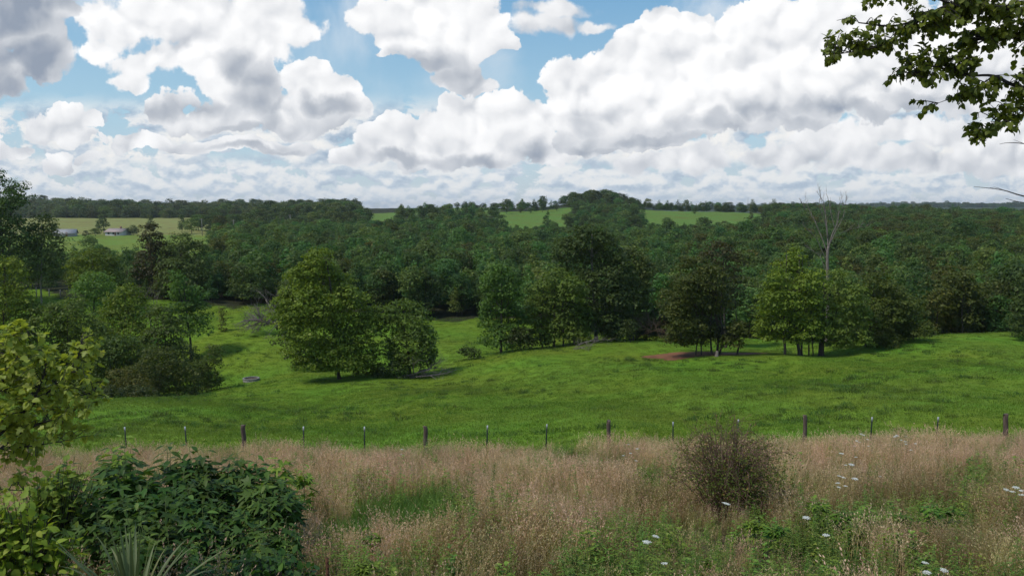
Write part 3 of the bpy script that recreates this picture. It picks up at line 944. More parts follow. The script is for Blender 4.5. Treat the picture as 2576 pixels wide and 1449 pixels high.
def plant_tree(name, label, P, prot, sc, rz, group=None, cat='tree'):
    o = thing(name, label, cat, tuple(float(q) for q in P), rz, sc, group)
    link('crown', prot[0], o); link('trunk', prot[1], o)
    return o


# forest of young trees: points on a jittered grid over the wooded land
pts = []
r = np.random.default_rng(3)
yy = 90.0
while yy < 1050:
    st = 3.5 if yy < 220 else (4.3 if yy < 420 else 6.2)
    xs = np.arange(-1.05 * yy, 1.05 * yy, st)
    xs = xs + r.uniform(-.5, .5, len(xs)) * st
    ys = yy + r.uniform(-.5, .5, len(xs)) * st
    pts.append(np.column_stack([xs, ys]))
    yy += st * .95
pts = np.concatenate(pts)
zz = gz(pts[:, 0], pts[:, 1])
P3 = np.column_stack([pts, zz])
ppx, ppy = proj(P3)
Yv = pts[:, 1]
sparse = (ppx > 1020) & (ppx < 1235) & (Yv > 455) & (r.random(len(pts)) < .72)
keep = ~sparse & (ppx > -180) & (ppx < 2760) & (Yv > interp(ppx, EDGE) + 1.5) & ~in_field(ppx, Yv)
# the left part beyond the fields carries old woods instead, so does the knoll
oldw = ((Yv > 430) & (ppx < 1000)) | (((ppx > 1400) & (ppx < 1600)) & (Yv > 600)) | (Yv > 640)
young = keep & ~oldw
YP, Ypx, Ypy = P3[young], ppx[young], ppy[young]
dist = YP[:, 1]
hgt = 7.3 * r.uniform(.62, 1.28, len(YP)) * np.where(r.random(len(YP)) < .05, 1.28, 1.0)
hgt = np.where((Ypx < 600) & (dist < 210), hgt * .60, hgt)
hgt = np.where((Ypx > 1900) & (dist < 130), hgt * .95, hgt)
hgt = np.where(((Ypx > 1235) & (Ypx < 1470) | (Ypx > 1580) & (Ypx < 1940)) & (dist > 330) & (dist < 425), hgt * .62, hgt)
pick = r.choice(8, len(YP), p=[.21, .17, .13, .1, .16, .16, .05, .02])
pick = np.where((Ypx > 1850) & (r.random(len(YP)) < .55), r.choice([2, 3, 3, 7], len(YP)), pick)
rz = r.uniform(0, 6.28, len(YP))
order = np.argsort(dist)
inview = order[(Ypx[order] > 20) & (Ypx[order] < 2560)]
N_IND = 285
ind = set(inview[:N_IND].tolist())
for i in inview[:N_IND]:
    p = PROT[pick[i]]
    s = hgt[i] / 8.0
    plant_tree('forest_tree', 'young leafy tree in the first rows of the dense dark green forest beyond the pasture', YP[i], p, (s, s, s), rz[i], 'trees in the front rows of the forest')
rest = np.array([i for i in range(len(YP)) if i not in ind])
src = [hidden('forest_source', p[0]) for p in PROT]
s = hgt[rest] / 8.0
wd = np.where(dist[rest] > 420, 1.38, np.where(dist[rest] > 220, 1.14, 1.0))
tag(scatter('forest', YP[rest], np.column_stack([0 * s, 0 * s, rz[rest]]), np.column_stack([s * wd, s * wd, s]), pick[rest], src),
    'dense young green forest covering the valley behind the pasture', 'forest', kind='stuff')

# old woods far away
om = keep & oldw & (Yv < 1050) & ((Yv > 640) | (ppx < 1000) & (Yv > 640))
pw = []
yy = 640.0
r = np.random.default_rng(8)
while yy < 1150:
    xs = np.arange(-1.0 * yy, .2 * yy, 8.5) + r.uniform(-3.5, 3.5, len(np.arange(-1.0 * yy, .2 * yy, 8.5)))
    pw.append(np.column_stack([xs, np.full(len(xs), yy) + r.uniform(-3, 3, len(xs))]))
    yy += 8.0
yy = 650.0
while yy < 980:                       # right: woods running on behind the young forest
    xs = np.arange(.2 * yy, 1.0 * yy, 9.5)
    xs = xs + r.uniform(-4, 4, len(xs))
    pw.append(np.column_stack([xs, np.full(len(xs), yy) + r.uniform(-3, 3, len(xs))]))
    yy += 10.0
yy = 2350.0
while yy < 3000:                       # the blue ridge
    xs = np.arange(.12 * yy, .95 * yy, 17.0)
    xs = xs + r.uniform(-7, 7, len(xs))
    pw.append(np.column_stack([xs, np.full(len(xs), yy) + r.uniform(-9, 9, len(xs))]))
    yy += 26.0
pw = np.concatenate(pw)
W3 = np.column_stack([pw, gz(pw[:, 0], pw[:, 1])])
wpx, wpy = proj(W3)
k = (wpx > -150) & (wpx < 2740) & ~in_field(wpx, pw[:, 1])
k &= ~((pw[:, 1] < 1200) & (wpx > 905) & (wpx < 1960))
k &= ~((pw[:, 1] < 700) & (wpx < 160) & (pw[:, 1] < 640 + (160 - wpx)))
W3, wpx = W3[k], wpx[k]
W3[:, 2] -= np.where(W3[:, 1] > 2000, 5.0, 2.2)
n = len(W3)
hs = r.uniform(.75, 1.2, n) * np.where(W3[:, 1] > 2000, 1.35, np.where(W3[:, 1] > 900, 1.0, .92))
hs *= 1 + .22 * np.sin(W3[:, 0] * .021 + 1) * np.sin(W3[:, 0] * .0083) + np.where(r.random(n) < .06, .35, 0)
hs *= np.where(W3[:, 1] < 1250, np.clip((985 - wpx) / 110, .35, 1) ** np.where(wpx < 1000, 1, 0), 1)
hs *= np.where((wpx > 1930) & (W3[:, 1] < 1500), .46, 1.0)
src2 = [hidden('woods_source', p[0]) for p in FAR]
tag(scatter('distant_woods', W3, np.column_stack([0 * hs, 0 * hs, r.uniform(0, 6.28, n)]), np.column_stack([hs, hs, hs]), r.choice(4, n, p=[.38, .3, .10, .22]), src2),
    'old mixed woods along the skyline hills and the blue ridge far away', 'woods', kind='stuff')

# the wooded knoll: each tree on it
r = np.random.default_rng(17)
kn = []
for _ in range(900):
    a = r.uniform(-1, 1, 2)
    if (a ** 2).sum() > 1:
        continue
    x, y = 72 + a[0] * 31, 655 + a[1] * 40
    if all((x - q[0]) ** 2 + (y - q[1]) ** 2 > 36 for q in kn):
        kn.append((x, y))
for (x, y) in kn[:64]:
    d = 1 - min(1, ((x - 72) / 34) ** 2)
    s = r.uniform(.55, .92) * (.70 + .42 * d)
    plant_tree('knoll_tree', 'broad leaved tree in the rounded wood that crowns the central hilltop', (x, y, float(gz(x, y)) - 1.6), FAR[r.choice([0, 1, 2, 2, 3])], s, r.uniform(0, 6), 'trees of the hilltop wood')

# belt of old trees between the left fields and the forest, row by row
for j in range(95):
    px = r.uniform(640, 925)
    Y = r.uniform(435, 560)
    x, y, z = (float(q) for q in G(px, Y))
    plant_tree('belt_tree', 'old spreading tree in the belt between the farm fields and the young forest', (x, y, z), FAR[r.choice([0, 1, 2, 2, 3])], r.uniform(.6, .92), r.uniform(0, 6), 'old trees of the farm belt')
for j in range(26):
    px = r.uniform(475, 660)
    Y = r.uniform(425, 470)
    x, y, z = (float(q) for q in G(px, Y))
    plant_tree('grove_tree', 'dark round tree in the grove standing out into the farm field', (x, y, z), FAR[2 if r.random() < .7 else 3], r.uniform(.62, .85), r.uniform(0, 6), 'dark trees of the field grove')


def lone(label, px, Y, top_py, prot, name='field_tree', w=1.0, cat='tree'):
    x, y, z = (float(q) for q in G(px, Y))
    h = at(px, top_py, Y).z - z
    s = max(.05, h / prot[2] / .97)
    return plant_tree(name, label, (x, y, z - .1), prot, (s * w, s * w, s), px * .1)


lone('round dark tree beside the low pink roofed farmhouse', 262, 415, 548, FAR[2], w=.92)
lone('dull round tree behind the grey roofed barn', 140, 420, 564, FAR[2], w=.8)
lone('small narrow tree alone at the edge of the pale field', 381, 428, 540, FAR[1], w=.5)
lone('small round tree at the end of the dark grove', 458, 445, 540, FAR[1], w=.6)
lone('brownish bush in front of the pink roofed farmhouse', 240, 395, 574, FAR[3], 'field_bush', 1.3, 'bush')
lone('green bush left of the pink roofed farmhouse', 215, 385, 580, FAR[1], 'field_bush', 1.3, 'bush')
lone('pale bush right of the pink roofed farmhouse', 335, 405, 566, FAR[0], 'field_bush', 1.2, 'bush')
lone('large round dark tree on the skyline left of the hilltop wood', 1275, 590, 501, FAR[2], w=.8)
lone('ragged dark tree between the round skyline tree and the hilltop wood', 1365, 600, 493, FAR[2], w=.62)
lone('shorter tree filling the gap beside the hilltop wood', 1400, 610, 512, FAR[2], w=.8)
lone('low tree under the round skyline tree', 1310, 600, 522, FAR[2], w=1.2)
lone('low dark tree joining the skyline trees', 1335, 596, 524, FAR[2], w=1.2)
lone('left dark tree of the clump in the bright green field', 1030, 545, 526, FAR[2], w=.9)
lone('tallest dark tree of the clump in the bright green field', 1085, 545, 514, FAR[2], w=.85)
lone('middle tree of the clump in the bright green field', 1060, 540, 518, FAR[2], w=.9)
lone('right tree of the clump in the bright green field', 1112, 540, 520, FAR[2], w=.9)
lone('pale tree at the left end of the green ridge field', 1010, 700, 513, FAR[0], w=.7)
lone('dark tree right of the clump on the sloping field', 1170, 560, 522, FAR[3], w=.8)
lone('leftmost of two grey green trees on the sloping field', 1205, 560, 530, FAR[3], w=1.0)
lone('right one of two grey green trees on the sloping field', 1235, 560, 526, FAR[3], w=.9)
lone('shaggy tree growing up in front of the central field', 1205, 480, 540, FAR[3], w=.7)
lone('small pointed tree in front of the central field', 1378, 430, 532, PROT[0], w=.9)
lone('round tree on the lower left of the hilltop wood', 1490, 560, 512, FAR[3], w=.9)
lone('tree on the slope below the hilltop wood', 1545, 560, 514, FAR[3], w=.9)
lone('olive tree on the lower right of the hilltop wood', 1590, 590, 508, FAR[0], w=.7)
lone('slim tree right of the hilltop wood on the skyline', 1605, 630, 502, FAR[2], w=.5)
lone('second slim tree right of the hilltop wood', 1622, 632, 507, FAR[2], w=.5)
lone('small tree low on the skyline right of the slim pair', 1645, 640, 520, FAR[2], w=.8)
lone('right hand big tree of the pair on the right skyline', 1725, 625, 503, FAR[2], w=.75)
lone('left hand lower tree of the pair on the right skyline', 1690, 630, 510, FAR[2], w=.9)
lone('lowest tree beside the pair on the right skyline', 1668, 632, 515, FAR[2], w=.9)
lone('domed dark bush tree in front of the right field', 1748, 560, 522, FAR[2], w=1.2)
lone('bushy tree at the right tip of the right field', 1890, 520, 534, FAR[1], w=.9)
lone('broad tree rising from the forest below the right field', 1770, 400, 546, FAR[3], w=.9)
for q, (px, tp) in enumerate(((1150, 509), (1170, 507), (1190, 508), (1215, 511), (1240, 512), (1310, 508), (1330, 509))):
    lone('pale far tree in the row on the skyline left of the round dark tree', px, 900, tp, FAR[0], 'skyline_tree', 1.3)['group'] = 'pale trees in a row on the skyline'
# ------------------------------------------------------------------ meadow
M_STEM = foliage('grass_stem', (.40, .295, .135), (.60, .45, .235), (.68, .54, .32), trans=.25, rough=.7, tint=.2)
M_HEAD = foliage('grass_seed_head', (.60, .395, .275), (.78, .54, .385), (.82, .62, .46), trans=.3, rough=.8, tint=.22)
M_STEMB = foliage('old_grass_stem', (.22, .17, .065), (.38, .29, .12), (.45, .38, .18), trans=.25, rough=.7, tint=.3)
M_HEADB = foliage('old_seed_head', (.40, .28, .155), (.58, .43, .25), (.65, .51, .31), trans=.3, rough=.8, tint=.3)
M_SEDGE = foliage('green_grass_blade', (.08, .16, .025), (.15, .26, .045), (.26, .30, .09), trans=.3, rough=.5, tint=.25)
M_WEED = foliage('weed_leaf', (.115, .19, .025), (.20, .30, .045), (.30, .36, .08), trans=.3, rough=.6, tint=.3)
M_WSTEM = plain('weed_stem', (.09, .13, .035), (.16, .20, .06), 8, .8)
M_RAG = foliage('ragweed_leaf', (.045, .092, .016), (.080, .150, .026), (.14, .23, .04), trans=.35, rough=.5, spec=.2, tint=.2)
M_RAGTOP = foliage('bright_ragweed_leaf', (.12, .21, .025), (.19, .30, .04), (.24, .36, .06), trans=.35, rough=.5, spec=.2, tint=.2)
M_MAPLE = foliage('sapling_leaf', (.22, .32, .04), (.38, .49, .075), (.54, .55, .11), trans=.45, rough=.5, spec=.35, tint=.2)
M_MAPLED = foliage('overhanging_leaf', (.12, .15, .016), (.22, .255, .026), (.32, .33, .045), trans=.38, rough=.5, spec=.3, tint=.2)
M_SHRUB = foliage('yellow_green_leaf', (.17, .235, .022), (.29, .35, .04), (.42, .42, .06), trans=.35, rough=.55, tint=.2)
M_YUCCA = foliage('yucca_blade', (.085, .125, .045), (.16, .20, .080), (.28, .27, .12), trans=.2, rough=.5, spec=.25, tint=.1)
M_ROSE = foliage('bush_small_leaf', (.10, .155, .022), (.18, .20, .036), (.30, .17, .06), trans=.3, rough=.6, tint=.1)
M_CANE = plain('bush_cane', (.12, .07, .048), (.22, .135, .095), 12, .85)
M_WHITE = plain('white_umbel', (.62, .64, .56), (.80, .80, .74), 40, .9)
M_TWIG = plain('dark_twig', (.030, .026, .022), (.075, .065, .055), 14, .9)


def blade_strips(g, base, lean, h, w, var, m, r, nseg=4, droop=1.0):
    """grass blades as tapering ribbons: base (n,3), lean (n,2) sideways reach, h, w (n,)"""
    n = len(base)
    t = np.linspace(0, 1, nseg + 1)[None, :, None]
    P = base[:, None, :] + np.concatenate([lean[:, None, :] * t ** 1.9, h[:, None, None] * (t - .12 * droop * t ** 3)], -1)
    ang = r.uniform(0, np.pi, n)
    side = np.stack([np.cos(ang), np.sin(ang), 0 * ang], -1)[:, None, :]
    ww = (w[:, None, None] * .5) * (1 - t ** 2 * .85)
    V = np.stack([P - side * ww, P + side * ww], 2).reshape(n, -1, 3)
    k = 2 * (nseg + 1)
    i = np.arange(nseg) * 2
    q = np.stack([i, i + 1, i + 3, i + 2], -1)
    Fq = (np.arange(n)[:, None, None] * k + q[None]).reshape(-1, 4)
    g.add(V.reshape(-1, 3), Fq, m, np.repeat(var, k))
    return P


def grass_clump(seed, n, rad, h0, h1, w, lean, mats, heads=True, lodged=(0, 0)):
    r = np.random.default_rng(seed)
    g = Geo()
    a = r.uniform(0, 6.28, n); d = rad * np.sqrt(r.random(n))
    base = np.stack([np.cos(a) * d, np.sin(a) * d, np.full(n, -.06)], -1)
    h = r.uniform(h0, h1, n)
    ln = r.normal(0, lean, (n, 2)) * h[:, None] + np.array(lodged) * h[:, None]
    var = np.clip(r.normal(.45, .22, n), 0, 1)
    P = blade_strips(g, base, ln, h, r.uniform(.7, 1.3, n) * w, var, 0, r)
    # short leafy bottom growth
    nb = n // 2
    a = r.uniform(0, 6.28, nb); d = rad * np.sqrt(r.random(nb))
    b2 = np.stack([np.cos(a) * d, np.sin(a) * d, np.full(nb, -.06)], -1)
    blade_strips(g, b2, r.normal(0, .4, (nb, 2)) * .4, r.uniform(.2, .5, nb), np.full(nb, w * 1.3), np.clip(r.normal(.25, .2, nb), 0, 1), 0, r)
    if heads:
        tops = P[:, -1]; dn = P[:, -1] - P[:, -2]
        dn /= np.linalg.norm(dn, axis=1, keepdims=True)
        K = 7
        for k in range(K):
            q = r.random(n) ** 1.2 * .24
            off = runit(n, r) * (.006 + .10 * q)[:, None]
            pos = tops - dn * q[:, None] + off
            leaf_batch(g, LEAF_TINY * [.55, 1, 1], pos, dn + runit(n, r) * .6, runit(n, r), r.uniform(.018, .04, n), np.clip(var + r.normal(0, .15, n), 0, 1), 1)
    return g.mesh('grass_clump', mats)


def weed_clump(seed, stems, rad, h0, h1, leafsize, mats, nleaf=34, shape=LEAF_LANCE):
    r = np.random.default_rng(seed)
    g = Geo()
    for s in range(stems):
        a, d = r.uniform(0, 6.28), rad * math.sqrt(r.random())
        h = r.uniform(h0, h1)
        b = np.array([math.cos(a) * d, math.sin(a) * d, -.05])
        tp = b + [r.normal(0, .10) * h, r.normal(0, .10) * h, h]
        q = smooth_path([b, (b + tp) / 2 + r.normal(0, .02, 3), tp], 3)
        tube(g, q, np.linspace(.005, .0018, len(q)), 4, 1)
        n = int(nleaf * h)
        t = np.sort(r.uniform(.12, 1, n))
        pos = b + (tp - b) * t[:, None]
        az = np.arange(n) * 2.4 + r.uniform(0, 6)
        tip = np.stack([np.cos(az), np.sin(az), .55 - .4 * (1 - t) + r.normal(0, .2, n)], -1)
        leaf_batch(g, shape, pos, tip, np.stack([0 * az, 0 * az, 1 + 0 * az], -1) + r.normal(0, .2, (n, 3)), leafsize * (1.15 - .55 * t) * r.uniform(.7, 1.2, n), np.clip(r.normal(.45, .2, n), 0, 1), 0)
    return g.mesh('weed_clump', mats)


def ell(px, py, E):
    r_ = np.zeros(len(px))
    for a, b, c, d in E:
        r_ = np.maximum(r_, 1 - ((px - a) / c) ** 2 - ((py - b) / d) ** 2)
    return r_


def meadow():
    r = np.random.default_rng(21)
    P = []
    y = 6.0
    while y < 31.2:
        st = .36 if y < 16 else .42
        xs = np.arange(-.74 * y - 1.5, .74 * y + 1.5, st)
        P.append(np.column_stack([xs + r.uniform(-.5, .5, len(xs)) * st, y + r.uniform(-.5, .5, len(xs)) * st]))
        y += st
    P = np.concatenate(P)
    P3 = np.column_stack([P, gz(P[:, 0], P[:, 1])])
    px, py = proj(P3 + [0, 0, .55])
    n = len(P)
    jit = r.normal(0, .22, n)
    sedge = ell(px, py, [(985, 1262, 150, 34), (1090, 1235, 70, 30), (860, 1290, 90, 30)]) + jit * .8
    weed = ell(px, py, [(1720, 1400, 240, 130), (1480, 1440, 130, 60), (2000, 1400, 200, 130), (1880, 1320, 190, 50), (2140, 1280, 150, 40), (2350, 1275, 130, 40), (2440, 1185, 70, 44), (2300, 1420, 160, 60), (1540, 1330, 60, 40), (960, 1440, 150, 60), (1130, 1250, 60, 60), (1630, 1180, 40, 30), (1420, 1130, 90, 16), (1075, 1135, 30, 16), (700, 1440, 160, 40)]) + jit
    weed = np.maximum(weed, np.where((px > 830) & (py > 1330), .08 + .12 * np.clip((py - 1330) / 100, 0, 1) + jit * .7, -1))
    old = ell(px, py, [(1300, 1410, 330, 110), (2450, 1400, 190, 110), (1180, 1310, 200, 60), (1650, 1260, 130, 60), (2080, 1240, 160, 50)]) + jit * 1.2
    lodge = ell(px, py, [(2400, 1270, 260, 130)]) + jit * .4
    kind = np.zeros(n, int)
    kind[:] = r.choice([0, 1, 2], n)
    kind = np.where(old > .12, r.choice([3, 4], n), kind)
    kind = np.where(lodge > .35, r.choice([9, 9, 3], n), kind)
    kind = np.where(weed > .12, r.choice([6, 7, 8, 4], n, p=[.36, .30, .18, .16]), kind)
    kind = np.where(sedge > .25, 5, kind)
    base = r.random(n)
    kind = np.where((base < .035) & (kind < 5), r.choice([6, 7], n), kind)
    s = r.uniform(.78, 1.18, n)
    # the last strip before the fence thins into short green growth
    edge = np.clip((P[:, 1] - 28.6) / 2.4, 0, 1)
    kind = np.where(r.random(n) < edge * .75, r.choice([5, 6], n), kind)
    s = s * np.where(P[:, 1] > 28.6, 1 - .35 * edge, 1.0)
    lowf = 1 + .14 * np.sin(P[:, 0] * 1.1 + P[:, 1] * .6) + .1 * np.sin(P[:, 0] * .47 - P[:, 1] * .9)
    s = s * lowf
    s = s * np.where(((px - 1830) / 150) ** 2 + ((P[:, 1] - 14.3) / 2.0) ** 2 < 1, .55, 1)
    kp = ~((px < 815) & (P[:, 1] < 12.5) & (py > 1360 + .02 * px) & (r.random(n) < .55))
    S = dict()
    pr = [grass_clump(1, 66, .30, .55, .92, .0065, .13, [M_STEM, M_HEAD]), grass_clump(2, 66, .30, .60, 1.0, .0065, .17, [M_STEM, M_HEAD]),
          grass_clump(3, 60, .30, .45, .85, .0065, .22, [M_STEM, M_HEAD]),
          grass_clump(4, 60, .30, .50, .90, .0065, .2, [M_STEMB, M_HEADB]), grass_clump(5, 60, .30, .40, .80, .0065, .3, [M_STEMB, M_HEADB]),
          grass_clump(6, 80, .28, .30, .62, .009, .35, [M_SEDGE], heads=False),
          weed_clump(7, 9, .26, .45, .9, .10, [M_WEED, M_WSTEM]), weed_clump(8, 11, .28, .35, .7, .075, [M_WEED, M_WSTEM], 46),
          weed_clump(9, 6, .26, .35, .75, .12, [M_WEED, M_WSTEM], 22, LEAF_OVATE),
          grass_clump(10, 66, .30, .55, .95, .0065, .16, [M_STEM, M_HEADB], lodged=(-.45, -.12))]
    pr = [hidden('meadow_source', m) for m in pr]
    rz = np.where(kind == 9, r.uniform(-.4, .4, n), r.uniform(0, 6.28, n))
    for nm, lab, cat, sel in [('tall_grass', 'tall dry grass with pinkish seed heads filling the meadow in front of the fence', 'grass', kind <= 4),
                              ('lodged_grass', 'straw coloured grass lying over to one side on the right of the meadow', 'grass', kind == 9),
                              ('green_grass', 'fresh green grass growing low among the dry stalks', 'grass', kind == 5),
                              ('weeds', 'leafy green weeds growing mixed through the dry grass', 'weeds', (kind >= 6) & (kind <= 8))]:
        sel = sel & kp
        ks = np.unique(kind[sel])
        o = scatter(nm, P3[sel], np.column_stack([r.normal(0, .06, sel.sum()), r.normal(0, .06, sel.sum()), rz[sel]]), np.column_stack([s[sel] * .95, s[sel] * .95, s[sel]]), np.searchsorted(ks, kind[sel]), [pr[k] for k in ks])
        tag(o, lab, cat, kind='stuff')


meadow()


def patchy(x, y):
    v = np.sin(x * .11 + 1.3 * np.sin(y * .07)) * np.sin(y * .16 + .8 * np.sin(x * .05)) + .6 * np.sin(x * .37 + y * .21) * np.sin(y * .45 - x * .13)
    return np.clip(.18 + .38 * v + np.random.default_rng(1).normal(0, .10, len(x)), 0, .6)


def pasture_grass():
    r = np.random.default_rng(31)
    M_P = foliage('pasture_blade', (.092, .175, .013), (.138, .240, .020), (.20, .26, .045), trans=.3, rough=.6, tint=.2, patch=(.165, .205, .030))
    M_PD = foliage('pasture_dark_blade', (.058, .110, .015), (.09, .15, .022), (.14, .18, .04), trans=.3, rough=.6, tint=.3)
    def tuft(seed, n, rad, h0, h1, w, mat):
        rr = np.random.default_rng(seed); g = Geo()
        a = rr.uniform(0, 6.28, n); d = rad * np.sqrt(rr.random(n))
        b = np.stack([np.cos(a) * d, np.sin(a) * d, np.full(n, -.04)], -1)
        hh = rr.uniform(h0, h1, n) * (1.15 - .5 * d / rad)
        blade_strips(g, b, rr.normal(0, .5, (n, 2)) * hh[:, None], hh, np.full(n, w), np.clip(rr.normal(.45, .25, n), 0, 1), 0, rr, 2)
        return hidden('pasture_source', g.mesh('pasture_tuft', [mat]))
    low = [tuft(1, 150, .75, .07, .16, .022, M_P), tuft(2, 150, .8, .05, .13, .022, M_P)]
    tall = [tuft(3, 70, .34, .18, .36, .02, M_PD), tuft(4, 90, .5, .15, .30, .02, M_PD), tuft(5, 44, .2, .2, .45, .016, M_PD)]
    P = []
    y = 30.6
    while y < 136:
        st = .72 if y < 70 else .95
        xs = np.arange(-.72 * y - 2, .72 * y + 2, st)
        P.append(np.column_stack([xs + r.uniform(-.5, .5, len(xs)) * st, y + r.uniform(-.5, .5, len(xs)) * st]))
        y += st
    P = np.concatenate(P); P3 = np.column_stack([P, gz(P[:, 0], P[:, 1])])
    px, py = proj(P3)
    k = (P[:, 1] < interp(px, EDGE) + 1) & ~dirt_mask(P[:, 0], P[:, 1]) & ~pond_mask(P[:, 0], P[:, 1])
    P3 = P3[k]; n = len(P3)
    s = r.uniform(.8, 1.25, n)
    tag(scatter('pasture_grass', P3, np.column_stack([0 * s, 0 * s, r.uniform(0, 6.28, n)]), np.column_stack([s, s, s * r.uniform(.7, 1.2, n)]), r.integers(0, 2, n), low, patchy(P3[:, 0], P3[:, 1])), 'short green grazed grass of the pasture', 'grass', kind='stuff')
    m = 3400
    Y = r.uniform(31, 128, m * 3) ** .9 * 128 ** .1
    X = r.uniform(-.72, .72, m * 3) * Y
    dens = .5 + .5 * np.sin(X * .21 + np.sin(Y * .13) * 2) * np.sin(Y * .33 + X * .05)
    kk = r.random(m * 3) < dens ** 2 * .6 * np.clip(.35 + 40 / Y, 0, 1)
    X, Y = X[kk], Y[kk]
    Q = np.column_stack([X, Y, gz(X, Y)])
    px, py = proj(Q)
    kk = (Y < interp(px, EDGE)) & ~dirt_mask(X, Y) & ~pond_mask(X, Y)
    Q = Q[kk]; n = len(Q); s = r.uniform(.5, 1.5, n) ** 1.3
    tag(scatter('pasture_tufts', Q, np.column_stack([0 * s, 0 * s, r.uniform(0, 6.28, n)]), np.column_stack([s * 1.3, s, s * .8]), r.integers(0, 3, n), tall), 'darker tufts of rank grass dotted over the pasture', 'grass', kind='stuff')


def dirt_mask(x, y):
    cx_, cy_, _ = G(1722, 80.0)
    a = np.arctan2(y - cy_, x - cx_)
    rr = 1 + .16 * np.sin(3 * a + 1) + .1 * np.sin(5 * a)
    return ((x - cx_ - 1.9) / (6.2 * rr)) ** 2 + ((y - cy_) / (2.7 * rr)) ** 2 < 1


def pond_mask(x, y):
    return ((x + 49) / 13.0) ** 2 + ((y - 88) / 7.5) ** 2 < 1


pasture_grass()


# ------------------------------------------------------------------ ragweed thicket
def ragweed(seed, h, nn, size, top=True, mat=0):
    """tall weed: stem and opposite pairs of palmate leaves"""
    r = np.random.default_rng(seed)
    gs, gl = Geo(), Geo()
    b = np.array([0, 0, -.1]); tp = np.array([r.normal(0, .08), r.normal(0, .08), h])
    q = smooth_path([b, (b + tp) / 2 + np.append(r.normal(0, .04, 2), 0), tp], 4)
    tube(gs, q, np.linspace(.013, .003, len(q)), 5, 0)
    axes = [(b, tp, nn, 1.0)]
    for k in range(5):                                    # side branches
        t = r.uniform(.35, .8); a = r.uniform(0, 6.28)
        s0 = b + (tp - b) * t
        e0 = s0 + np.array([math.cos(a) * .30, math.sin(a) * .30, .32]) * h * .5 * r.uniform(.6, 1)
        q = smooth_path([s0, (s0 + e0) / 2 - [0, 0, .03], e0], 3)
        tube(gs, q, np.linspace(.008, .003, len(q)), 4, 0)
        axes.append((s0, e0, max(3, nn // 2), .72))
    for (s0, e0, m, f) in axes:
        t = np.linspace(.16, 1, m) ** .72
        az0 = r.uniform(0, 6.28)
        for i, ti in enumerate(t):
            for side in (0, 1):
                az = az0 + i * 1.57 + side * math.pi + r.normal(0, .2)
                c = s0 + (e0 - s0) * ti
                sz = size * f * (1.05 - .55 * max(0, ti - .55) / .45) * r.uniform(.75, 1.2)
                pl = sz * .35
                d = np.array([math.cos(az), math.sin(az), .35 + .5 * max(0, ti - .8)])
                c2 = c + d * pl
                tube(gs, np.array([c, c2]), [.003, .002], 3, 0, cap=False)
                tipd = np.array([math.cos(az), math.sin(az), -.15 + .7 * max(0, ti - .8) + r.normal(0, .18)])
                leaf_batch(gl, LEAF_LOBED if sz > size * .62 else LEAF_LANCE * [1.7, 1, 1], c2[None], tipd[None], (np.array([0, 0, 1.0]) + r.normal(0, .22, 3))[None], sz, np.clip(r.normal(.42, .2), 0, 1))
    return gs.mesh('stem', [M_WSTEM], True), gl.mesh('leaves', [M_RAGTOP if mat else M_RAG])


RAGS = [ragweed(40 + i, 1.7, 11, .30) for i in range(5)] + [ragweed(50, 1.7, 10, .26, mat=1), ragweed(51, 1.1, 8, .24, mat=1)]


def rag_at(px, top, Y, v, label, group=None, name='ragweed', cat='weed plant', wide=1.0):
    x, y, z = (float(q) for q in G(px, Y))
    h = at(px, top, Y).z - z
    s = max(.25, h / (1.75 if v != 6 else 1.15))
    o = thing(name, label, cat, (x, y, z), rng.uniform(0, 6.28), (wide * s if s > .6 else s * 1.2, wide * s if s > .6 else s * 1.2, s), group)
    link('stem', RAGS[v][0], o); link('leaves', RAGS[v][1], o)
    return o


rr_ = np.random.default_rng(77)
GR = 'ragweed plants of the big clump'
LR = 'tall dark green ragweed with lobed leaves, crowded into the big clump beside the yucca'
top_line = [(60, 1240), (130, 1185), (200, 1150), (255, 1128), (330, 1112), (400, 1104), (450, 1116), (520, 1130), (600, 1148), (660, 1150), (700, 1140), (745, 1215), (790, 1300), (835, 1370)]
for Y, d, step, x0, x1 in ((13.6, 0, 46, 120, 720), (12.6, 40, 52, 110, 760), (11.6, 95, 56, 150, 790), (10.6, 150, 60, 200, 810), (9.7, 215, 64, 300, 820), (9.0, 262, 60, 470, 800)):
    px = x0
    while px < x1:
        q = px + rr_.uniform(-14, 14)
        t = np.interp(q, [a for a, _ in top_line], [b for _, b in top_line])
        tp = t + d * (1 if q < 640 else .8) + rr_.uniform(-14, 22)
        if tp < 1440:
            rag_at(q, tp, Y, int(rr_.integers(0, 5)), LR, GR, wide=1.15)
        px += step
rag_at(318, 1092, 13.2, 5, 'tallest bright green ragweed sticking up from the top of the big clump')
rag_at(705, 1128, 13.0, 5, 'bright ragweed making the right hand peak of the big clump')
rag_at(345, 1312, 9.2, 6, 'young ragweed with pale star of leaves just above the yucca')
rag_at(772, 1160, 15.5, 6, 'lone thin ragweed standing in dry grass right of the big clump', wide=.8)
rag_at(940, 1325, 11.5, 6, 'bright green leafy weed by the rusty stake, upper of two', wide=1.1)
rag_at(925, 1385, 10.2, 6, 'bright green leafy weed right behind the rusty stake, lower of two', wide=1.1)
for px, tp, Y in ((2060, 1240, 14), (2110, 1262, 13.4), (2180, 1268, 13), (2260, 1270, 13.5), (2330, 1252, 14), (2390, 1260, 14), (1900, 1290, 13), (1950, 1300, 12.5), (1790, 1390, 11), (2140, 1300, 12.5), (2230, 1320, 12)):
    rag_at(px, tp, Y, 6, 'bright green leafy weed rising through the dry grass right of the brown bush', 'leafy weeds right of the brown bush', wide=1.2)

